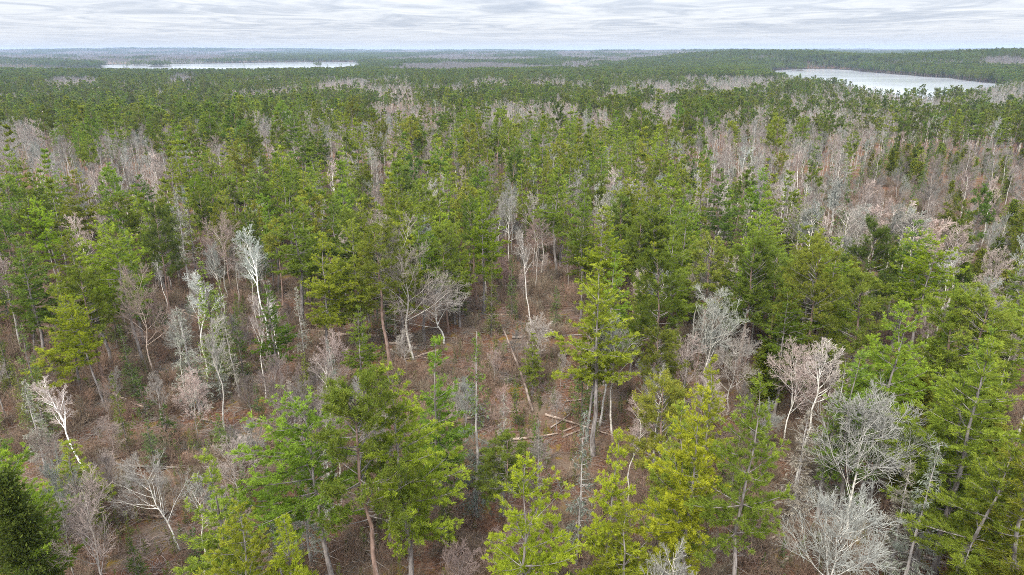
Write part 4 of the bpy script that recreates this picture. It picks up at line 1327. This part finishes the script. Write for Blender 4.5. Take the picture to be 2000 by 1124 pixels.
def scatter(name, protos, pts, label, category, color=(1, 1, 1)):
    """protos: list of mesh lists; pts: array (x, y, z, scale, rot, which)"""
    pts = np.array(pts, dtype=np.float32)
    me = bpy.data.meshes.new(name)
    me.vertices.add(len(pts))
    me.vertices.foreach_set('co', np.ascontiguousarray(pts[:, :3]).ravel())
    for an, ty, ci in (('s', 'FLOAT', 3), ('rz', 'FLOAT', 4)):
        a = me.attributes.new(an, ty, 'POINT')
        a.data.foreach_set('value', np.ascontiguousarray(pts[:, ci]))
    a = me.attributes.new('w', 'INT', 'POINT')
    a.data.foreach_set('value', pts[:, 5].astype(np.int32))
    o = bpy.data.objects.new(name, me)
    COL.objects.link(o)
    t = bpy.data.node_groups.new(name, 'GeometryNodeTree')
    t.interface.new_socket('Geometry', in_out='INPUT', socket_type='NodeSocketGeometry')
    t.interface.new_socket('Geometry', in_out='OUTPUT', socket_type='NodeSocketGeometry')
    N = t.nodes.new
    gi, go = N('NodeGroupInput'), N('NodeGroupOutput')
    join = N('GeometryNodeJoinGeometry')

    def attr(nm, ty):
        nd = N('GeometryNodeInputNamedAttribute')
        nd.data_type = ty
        nd.inputs['Name'].default_value = nm
        return nd.outputs['Attribute']
    s_, r_, w_ = attr('s', 'FLOAT'), attr('rz', 'FLOAT'), attr('w', 'INT')
    cx = N('ShaderNodeCombineXYZ')
    t.links.new(r_, cx.inputs[2])
    for i, meshes in enumerate(protos):
        oj = N('GeometryNodeJoinGeometry')
        for mm in meshes:
            po = bpy.data.objects.new(mm.name + ' source', mm)
            oi = N('GeometryNodeObjectInfo')
            oi.inputs['Object'].default_value = po
            t.links.new(oi.outputs['Geometry'], oj.inputs[0])
        cmpn = N('FunctionNodeCompare')
        cmpn.data_type = 'INT'
        cmpn.operation = 'EQUAL'
        t.links.new(w_, cmpn.inputs[2])
        cmpn.inputs[3].default_value = i
        ip = N('GeometryNodeInstanceOnPoints')
        t.links.new(gi.outputs[0], ip.inputs['Points'])
        t.links.new(cmpn.outputs[0], ip.inputs['Selection'])
        t.links.new(oj.outputs[0], ip.inputs['Instance'])
        t.links.new(cx.outputs[0], ip.inputs['Rotation'])
        t.links.new(s_, ip.inputs['Scale'])
        t.links.new(ip.outputs[0], join.inputs[0])
    t.links.new(join.outputs[0], go.inputs[0])
    md = o.modifiers.new('scatter', 'NODES')
    md.node_group = t
    o['kind'] = 'stuff'
    o['label'] = label
    o['category'] = category
    o.color = (*color, 1)
    return o


def patch(seed, mix, n=11, size=17, hscale=1.0):
    """a clump of far trees as one mesh set, for the woods kilometres away"""
    g = np.random.default_rng(seed)
    by = {}
    for q in range(n):
        kd = pick(mix, random.Random(seed * 100 + q))
        pr = SP[(kd, 2)][g.integers(len(SP[(kd, 2)]))]
        a = g.random() * 6.28
        ox, oy = (g.random(2) - 0.5) * 2 * size
        s = hscale * (0.7 + 0.4 * g.random())
        ca, sa = math.cos(a) * s * 1.25, math.sin(a) * s * 1.25
        for part in ('trunk', 'crown'):
            me = pr[part]
            nv = len(me.vertices)
            co = np.empty(nv * 3, np.float32)
            me.vertices.foreach_get('co', co)
            co = co.reshape(-1, 3)
            fi = np.empty(len(me.loops), np.int32)
            me.loops.foreach_get('vertex_index', fi)
            fi = fi.reshape(-1, 3)
            tn = np.empty(nv * 4, np.float32)
            me.attributes['tint'].data.foreach_get('color', tn)
            tn = tn.reshape(-1, 4)[:, :2].copy()
            if kd == 'aspen':
                tn[:, 1] *= 0.6
            if part == 'crown' and len(fi) > 1600:      # thin out, widen what is left
                pass
            mi = np.empty(len(fi), np.int32)
            me.polygons.foreach_get('material_index', mi)
            v = np.stack([co[:, 0] * ca - co[:, 1] * sa + ox, co[:, 0] * sa + co[:, 1] * ca + oy, co[:, 2] * s - 0.4], 1)
            for q_, m_ in enumerate(me.materials):
                if (mi == q_).any():
                    by.setdefault(m_.name, Buf()).add(v, fi[mi == q_], tn)
    return [b.mesh('far clump', bpy.data.materials[m_]) for m_, b in by.items()]


def pts_of(lst, protos_h, r_):
    out_ = []
    for x, y, z, h in lst:
        w_ = r_.randrange(len(protos_h))
        out_.append((x, y, z - 0.1, h / protos_h[w_], r_.uniform(0, 6.28), w_))
    return out_


def meshes(kind, lod):
    return [[p['trunk'], p['crown']] for p in SP[(kind, lod)]], [p['H'] for p in SP[(kind, lod)]]


r3 = random.Random(5)
FULL = {}
for kind in ('white_pine', 'red_pine', 'spruce', 'cedar', 'aspen', 'small_bare'):
    protos, pts = [], []
    for near in (True, False):
        lst = STUFF.get((kind, near))
        if not lst:
            continue
        l_ = {'small_bare': 1, 'cedar': 1}.get(kind, 1 if near else 2)
        pm, ph = meshes(kind, l_)
        base = len(protos)
        protos += pm
        pts += [(x, y, z, s, a, w_ + base) for x, y, z, s, a, w_ in pts_of(lst, ph, r3)]
    if not pts:
        continue
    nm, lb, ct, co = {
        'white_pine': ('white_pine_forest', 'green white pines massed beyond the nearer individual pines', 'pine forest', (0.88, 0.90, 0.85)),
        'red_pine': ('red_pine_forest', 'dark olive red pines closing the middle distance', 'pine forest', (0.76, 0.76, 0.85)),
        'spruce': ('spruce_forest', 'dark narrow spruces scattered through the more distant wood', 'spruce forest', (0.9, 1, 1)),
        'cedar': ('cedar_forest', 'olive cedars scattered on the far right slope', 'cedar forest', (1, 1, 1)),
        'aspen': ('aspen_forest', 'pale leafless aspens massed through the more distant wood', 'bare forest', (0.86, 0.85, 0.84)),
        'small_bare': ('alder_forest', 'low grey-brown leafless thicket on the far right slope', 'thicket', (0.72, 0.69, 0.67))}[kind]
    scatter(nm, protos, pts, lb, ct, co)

# woods kilometres away, in clumps
far_pts = []
fr = 1500.0
mixes = [dict(aspen=1), dict(aspen=5, spruce=1, white_pine=1), dict(red_pine=4, white_pine=1), dict(red_pine=3, white_pine=1, aspen=1.5)]
FP = [patch(201 + i, m_) for i, m_ in enumerate(mixes)] + [patch(211 + i, m_, 9, 19) for i, m_ in enumerate(mixes)]
while fr < 13500:
    step = 17 if fr < 3300 else 30 if fr < 6000 else 42
    n = int(2 * half * fr / step) + 1
    for q in range(n):
        th = -half + 2 * half * (q + r3.random()) / n
        r = fr + step * r3.random()
        far_pts.append((r * math.sin(th), r * math.cos(th)))
    fr += step
far_pts = np.array(far_pts)
fz = terrain(far_pts[:, 0], far_pts[:, 1])
fx, fy = to_px(far_pts[:, 0], far_pts[:, 1], fz + 15)
stand = vnoise(far_pts[:, 0] / 240 + 3, far_pts[:, 1] / 420) + 0.5 * vnoise(far_pts[:, 0] / 90 + 3, far_pts[:, 1] / 160)
pp = []
shore = np.minimum(sdist(far_pts[:, 0], far_pts[:, 1], LAKES[0]), sdist(far_pts[:, 0], far_pts[:, 1], LAKES[1]))
for (x, y), z, px, py, sv, dl_ in zip(far_pts, fz, fx, fy, stand, shore):
    if z < WATER + 0.915:
        continue
    r = math.hypot(x, y)
    wts, fill = region(float(px), float(py))
    ev = sum(v_ for k_, v_ in wts.items() if k_ not in ('aspen', 'small_bare')) / sum(wts.values())
    sc = sv + (ev - 0.5) * 0.9 + r3.gauss(0, 0.06) + (0.35 if dl_ < 130 else 0)
    m_ = 0 if sc < -0.06 else 1 if sc < 0.12 else 3 if sc < 0.28 else 2
    pp.append((x, y, z - 0.5, (1.0 if r < 3200 else 1.15 if r < 6000 else 1.4) * r3.uniform(0.85, 1.1), r3.uniform(0, 6.28), m_ + 4 * r3.randrange(2)))
print('far clumps', len(pp))
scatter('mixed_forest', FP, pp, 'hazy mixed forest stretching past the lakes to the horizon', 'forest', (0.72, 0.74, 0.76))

# ---------------------------------------------------------------- undergrowth
bp = []
for _ in range(26000):
    th = r3.uniform(-half, half)
    r = math.sqrt(r3.uniform(26 ** 2, 300 ** 2))
    x, y = r * math.sin(th), r * math.cos(th)
    bp.append((x, y))
bp = np.array(bp)
bz = terrain(bp[:, 0], bp[:, 1])
bx, by_ = to_px(bp[:, 0], bp[:, 1], bz)
cl_n = vnoise(bp[:, 0] / 9, bp[:, 1] / 9) + 0.5 * vnoise(bp[:, 0] / 4, bp[:, 1] / 4)
pts = []
for (x, y), z, px, py, c_ in zip(bp, bz, bx, by_, cl_n):
    if px < -60 or px > 2060 or py > 1250:
        continue
    open_ = ((px - 1090) / 110) ** 2 + ((py - 850) / 120) ** 2 < 1 or ((px - 840) / 200) ** 2 + ((py - 650) / 70) ** 2 < 1
    if open_ and r3.random() < 0.8:
        continue
    if c_ < -0.2:
        continue
    pts.append((x, y, z, r3.uniform(0.45, 1.05), r3.uniform(0, 6.28), r3.randrange(3)))
scatter('undergrowth', [[m_] for m_ in BRUSH], pts, 'red-brown leafless brush covering the forest floor', 'undergrowth', (1.08, 0.98, 0.86))

def stick_mesh(seed, n=26):
    g = np.random.default_rng(seed)
    b = Buf()
    a = g.normal(size=n) * 0.9 + g.random() * 3
    ln = 0.7 + 2.6 * g.random(n) ** 2
    c = np.stack([g.normal(size=n) * 1.5, g.normal(size=n) * 1.5, 0.05 + 0.22 * g.random(n)], 1)
    d = np.stack([np.cos(a), np.sin(a), g.normal(size=n) * 0.13], 1)
    P = c[:, None, :] + d[:, None, :] * (ln[:, None, None] * np.linspace(-0.5, 0.5, 4)[None, :, None]) + g.normal(size=(n, 4, 3)) * 0.05
    tubes(b, P, (0.014 + 0.02 * g.random(n))[:, None] * np.array([[1, 0.9, 0.7, 0.4]]), 4, C2(g, n, 0.6))
    P2, L2, _, _ = spawn(g, P, ln, 3, 0.2, 1.0, 45, 0.35, 2, up=0.2)
    m_ = len(P2)
    D = P2[:, 1] - P2[:, 0]
    blades(b, P2[:, 0], D, np.linalg.norm(D, axis=1) * 1.3, np.full(m_, 0.03), C2(g, m_, 0.5), g)
    return b.mesh('sticks', M['twig'])


pts = []
for _ in range(5200):
    th, r = r3.uniform(-half, half), math.sqrt(r3.uniform(30 ** 2, 230 ** 2))
    x, y = r * math.sin(th), r * math.cos(th)
    pts.append((x, y, ground_z(x, y) if False else 0.0, r3.uniform(0.6, 1.3), r3.uniform(0, 6.28), r3.randrange(3)))
pts = np.array(pts)
pts[:, 2] = terrain(pts[:, 0], pts[:, 1]) + 0.03
scatter('twig_litter', [[stick_mesh(161)], [stick_mesh(162)], [stick_mesh(163, 18)]], pts, 'grey broken sticks strewn over the rusty forest floor', 'litter', (0.55, 0.5, 0.47))
sp_ = [[p['trunk'], p['crown']] for p in SP[('sapling', 0)]]
pts = []
for _ in range(8500):
    th, r = r3.uniform(-half, half), math.sqrt(r3.uniform(30 ** 2, 240 ** 2))
    x, y = r * math.sin(th), r * math.cos(th)
    pts.append((x, y, 0, r3.uniform(0.14, 0.5), r3.uniform(0, 6.28), r3.randrange(3)))
pts = np.array(pts)
pts = pts[(vnoise(pts[:, 0] / 14 + 9, pts[:, 1] / 14) + 0.5 * vnoise(pts[:, 0] / 5, pts[:, 1] / 5)) > -0.05]
pts[:, 2] = terrain(pts[:, 0], pts[:, 1])
scatter('ground_vegetation', sp_, pts, 'knee-high green seedlings dotted over the forest floor', 'seedlings', (1.05, 1.0, 0.9))

# ---------------------------------------------------------------- fallen trunks
LOGS = []


def log_mesh(seed, L, r, stubs=6, roots=False):
    g = np.random.default_rng(seed)
    b = Buf()
    n = 9
    t = np.linspace(0, 1, n)
    P = np.stack([t * L, np.cumsum(g.normal(size=n)) * 0.04, r * 0.9 + np.zeros(n)], 1)
    P[:, 2] += 0.05 * np.sin(t * 5 + seed)
    rad = r * (1 - 0.55 * t)
    tubes(b, P[None], rad[None], 9, np.array([[0.5, 0.2]]))
    for e, c in ((0, P[0]), (-1, P[-1])):          # cut ends
        a = np.arange(9) * 2 * math.pi / 9
        ring = np.stack([np.full(9, c[0]), c[1] + rad[e] * np.cos(a), c[2] + rad[e] * np.sin(a)], 1)
        v = np.concatenate([[c], ring])
        b.add(v, np.stack([np.zeros(9, int), 1 + np.arange(9), 1 + (np.arange(9) + 1) % 9], 1), np.zeros((10, 2)))
    s0 = g.random(stubs) * 0.7 + 0.25
    O = np.stack([s0 * L, np.zeros(stubs), np.full(stubs, r)], 1)
    a = g.random(stubs) * 3.14
    D = np.stack([0.4 + 0 * a, np.cos(a), np.abs(np.sin(a)) + 0.1], 1)
    ln = 0.4 + 1.5 * g.random(stubs)
    Q = O[:, None, :] + nrm(D)[:, None, :] * (ln[:, None, None] * np.linspace(0, 1, 3)[None, :, None])
    tubes(b, Q, np.repeat(np.array([[0.045, 0.03, 0.01]]), stubs, 0), 4, C2(g, stubs, 0.3))
    return b.mesh('log', M['log_bark'], True)


LM = [(log_mesh(301, 10, 0.19, 5), 10), (log_mesh(302, 7, 0.15, 3), 7), (log_mesh(303, 14, 0.24, 9), 14), (log_mesh(304, 5, 0.17, 1), 5)]


def put_log(px, py, length, ang, var=0, label=None, rise=0.0, tint=(1, 1, 1), at=None):
    x, y = at if at else on_plane(px, py, 0)
    if not at:
        for _ in range(4):
            x, y = on_plane(px, py, ground_z(x, y))
    z = ground_z(x, y)
    me, L0 = LM[var]
    o = bpy.data.objects.new('fallen_log', me)
    COL.objects.link(o)
    s = length / L0
    dx, dy = math.cos(ang), math.sin(ang)
    z2 = ground_z(x + dx * length, y + dy * length) if not rise else z + rise
    o.location = (x, y, z + 0.02)
    o.scale = (s, max(0.8, s ** 0.5), max(0.8, s ** 0.5))
    o.rotation_euler = Euler((0, -math.atan2(z2 - z, length), ang))
    o.color = (*tint, 1)
    o['category'] = 'fallen log'
    o['group'] = 'fallen logs on the forest floor'
    mx, my = to_px(x + dx * length / 2, y + dy * length / 2, (z + z2) / 2)
    LOGS.append(dict(root=o, kind='log', label=label, mark=None, px=float(mx), py=float(my), x=x, y=y, tint='m', h=1, rad=1))
    return o


HL = [
    (660, 655, 13, -0.12, 2, 'long pale log lying left of the white many-branched tree', (1.01, 0.94, 0.86)),
    (760, 672, 8, -0.10, 0, 'pale log end nearest the white many-branched tree', (1.08, 1.01, 0.90)),
    (955, 618, 6, 0.02, 3, 'short tan log behind the stout young pine', (1.08, 0.97, 0.86)),
    (1000, 662, 14, 0.05, 2, 'long dark and white log crossing behind the stout young pine', (0.65, 0.65, 0.65)),
    (1060, 600, 7, 0.0, 1, 'reddish log lying behind the tall clearing pine', (0.86, 0.65, 0.58)),
    (1065, 812, 10, -0.55, 0, 'log slanting down across the grassy clearing', (0.94, 0.86, 0.79)),
    (1075, 838, 5, 0.9, 1, 'short grey log propped in the grassy clearing tangle', (0.94, 0.90, 0.86)),
    (1100, 845, 5, 0.7, 1, 'second short grey log in the grassy clearing tangle', (0.90, 0.83, 0.76)),
    (1235, 840, 7, -0.5, 0, 'dark log right of the tall clearing pine base', (0.50, 0.43, 0.40)),
    (1000, 872, 4, 0.1, 3, 'dark rotten log left of the grassy clearing', (0.43, 0.40, 0.36)),
    (60, 825, 7, 2.3, 0, 'grey log leaning uphill near the left edge', (0.86, 0.86, 0.86)),
    (15, 765, 6, -0.5, 0, 'thick grey log at the left edge under the crooked yellow pine', (0.86, 0.83, 0.79)),
    (225, 700, 8, 0.05, 1, 'log lying behind the crooked yellow pine', (0.94, 0.86, 0.79)),
    (235, 912, 9, -0.05, 0, 'grey log across the lower left clearing', (0.86, 0.83, 0.79)),
    (190, 985, 5, -0.4, 3, 'stubby grey log behind the slim pale bare tree', (0.79, 0.72, 0.72)),
    (1375, 320, 16, -0.75, 2, 'dark thin log leaning through the pines left of the aspen stand', (0.50, 0.47, 0.43)),
    (1740, 1010, 6, 0.3, 1, 'log lying by the small yellow cedar in the lower right', (0.79, 0.68, 0.61)),
    (640, 700, 8, 0.1, 1, 'log below the clearing rim pine', (0.86, 0.79, 0.72)),
    (960, 560, 9, 0.0, 0, 'log behind the slim olive spruce', (0.79, 0.72, 0.68)),
]
for px, py, ln, ang, var, lb, tn in HL:
    put_log(px, py, ln, ang, var, lb, 0, tn)
# the dead stem that leans across the clearing
put_log(1040, 806, 15, 1.9, 1, 'long bare dead stem leaning left above the grassy clearing', 9.0, (0.5, 0.46, 0.43), None)
for _ in range(110):
    px, py = r3.choice([(r3.uniform(200, 700), r3.uniform(560, 920)), (r3.uniform(650, 1250), r3.uniform(560, 900)), (r3.uniform(0, 2000), r3.uniform(450, 1120)), (r3.uniform(1500, 2000), r3.uniform(850, 1120))])
    put_log(px, py, r3.uniform(3, 9), r3.uniform(-0.7, 0.7) + r3.choice([0, 3.14]), r3.randrange(4), None, 0, r3.choice([(0.95, 0.88, 0.8), (0.6, 0.52, 0.46), (0.8, 0.75, 0.7)]))

# ---------------------------------------------------------------- labels that single out each tree by its look and a landmark near it
SPN = {'white_pine': 'white pine', 'red_pine': 'red pine', 'spruce': 'spruce', 'half_dead_spruce': 'half dead spruce', 'dead_spruce': 'dead spruce', 'cedar': 'cedar',
       'sapling': 'young fir', 'aspen': 'bare aspen', 'birch': 'birch', 'maple': 'bare hardwood', 'small_bare': 'leafless young tree', 'log': 'fallen log'}
marks = [t for t in TREES if t['mark']]
MX = np.array([t['px'] for t in marks])
MY = np.array([t['py'] for t in marks])
ORD = ['first', 'second', 'third', 'fourth', 'fifth', 'sixth', 'seventh', 'eighth', 'ninth', 'tenth', 'eleventh', 'twelfth', 'thirteenth', 'fourteenth', 'fifteenth', 'sixteenth', 'seventeenth',
       'eighteenth', 'nineteenth', 'twentieth', 'twenty-first', 'twenty-second', 'twenty-third', 'twenty-fourth', 'twenty-fifth', 'twenty-sixth', 'twenty-seventh', 'twenty-eighth', 'twenty-ninth', 'thirtieth']
cells = {}
for t in TREES + LOGS:
    if t['label']:
        t['root']['label'] = t['label']
        continue
    dx, dy = t['px'] - MX, (t['py'] - MY) * 1.2
    d = np.hypot(dx, dy)
    i = int(d.argmin())
    if abs(dx[i]) > 1.8 * abs(dy[i]):
        rel = 'right of' if dx[i] > 0 else 'left of'
    elif abs(dy[i]) > 1.8 * abs(dx[i]):
        rel = 'above' if dy[i] < 0 else 'below'
    else:
        rel = ('up' if dy[i] < 0 else 'down') + (' and right from' if dx[i] > 0 else ' and left from')
    look = HUE[t['tint']] if t['kind'] not in ('log', 'dead_spruce') else 'grey'
    cells.setdefault((t['kind'], look, marks[i]['mark'], rel), []).append((float(d[i]), t))
for (kd, look, mk, rel), lst in cells.items():
    lst.sort(key=lambda a: a[0])
    for q, (_, t) in enumerate(lst):
        if len(lst) == 1:
            t['root']['label'] = '%s %s, the only such %s the %s' % (look, SPN[kd], rel, mk)
        else:
            t['root']['label'] = '%s %s, %s such %s the %s' % (look, SPN[kd], ORD[min(q, 29)], rel, mk)
        if len(t['root']['label'].split()) > 16:
            t['root']['label'] = t['root']['label'].replace(' and ', '-').replace(' such', '')

# ---------------------------------------------------------------- haze
hb = bpy.data.meshes.new('haze')
hx0, hx1, hy0, hy1, hz0, hz1 = -17500, 17500, -17500, 17500, -60, 100
hv = [(x, y, z) for x in (hx0, hx1) for y in (hy0, hy1) for z in (hz0, hz1)]
hb.from_pydata(hv, [], [(0, 1, 3, 2), (4, 6, 7, 5), (0, 4, 5, 1), (2, 3, 7, 6), (0, 2, 6, 4), (1, 5, 7, 3)])
hm, k = mat('haze air')
o_ = k.n('ShaderNodeOutputMaterial')
pv = k.n('ShaderNodeVolumePrincipled')
pv.inputs['Color'].default_value = (0.50, 0.64, 0.88, 1)
pv.inputs['Density'].default_value = 0.000055
pv.inputs['Anisotropy'].default_value = 0.0
k.l(pv.outputs[0], o_.inputs['Volume'])
hb.materials.append(hm)
ho = bpy.data.objects.new('haze', hb)
COL.objects.link(ho)
ho['kind'] = 'stuff'
ho['label'] = 'thin pale blue air between the camera and the horizon'
ho['category'] = 'haze'
print('OBJ', len(S.objects))
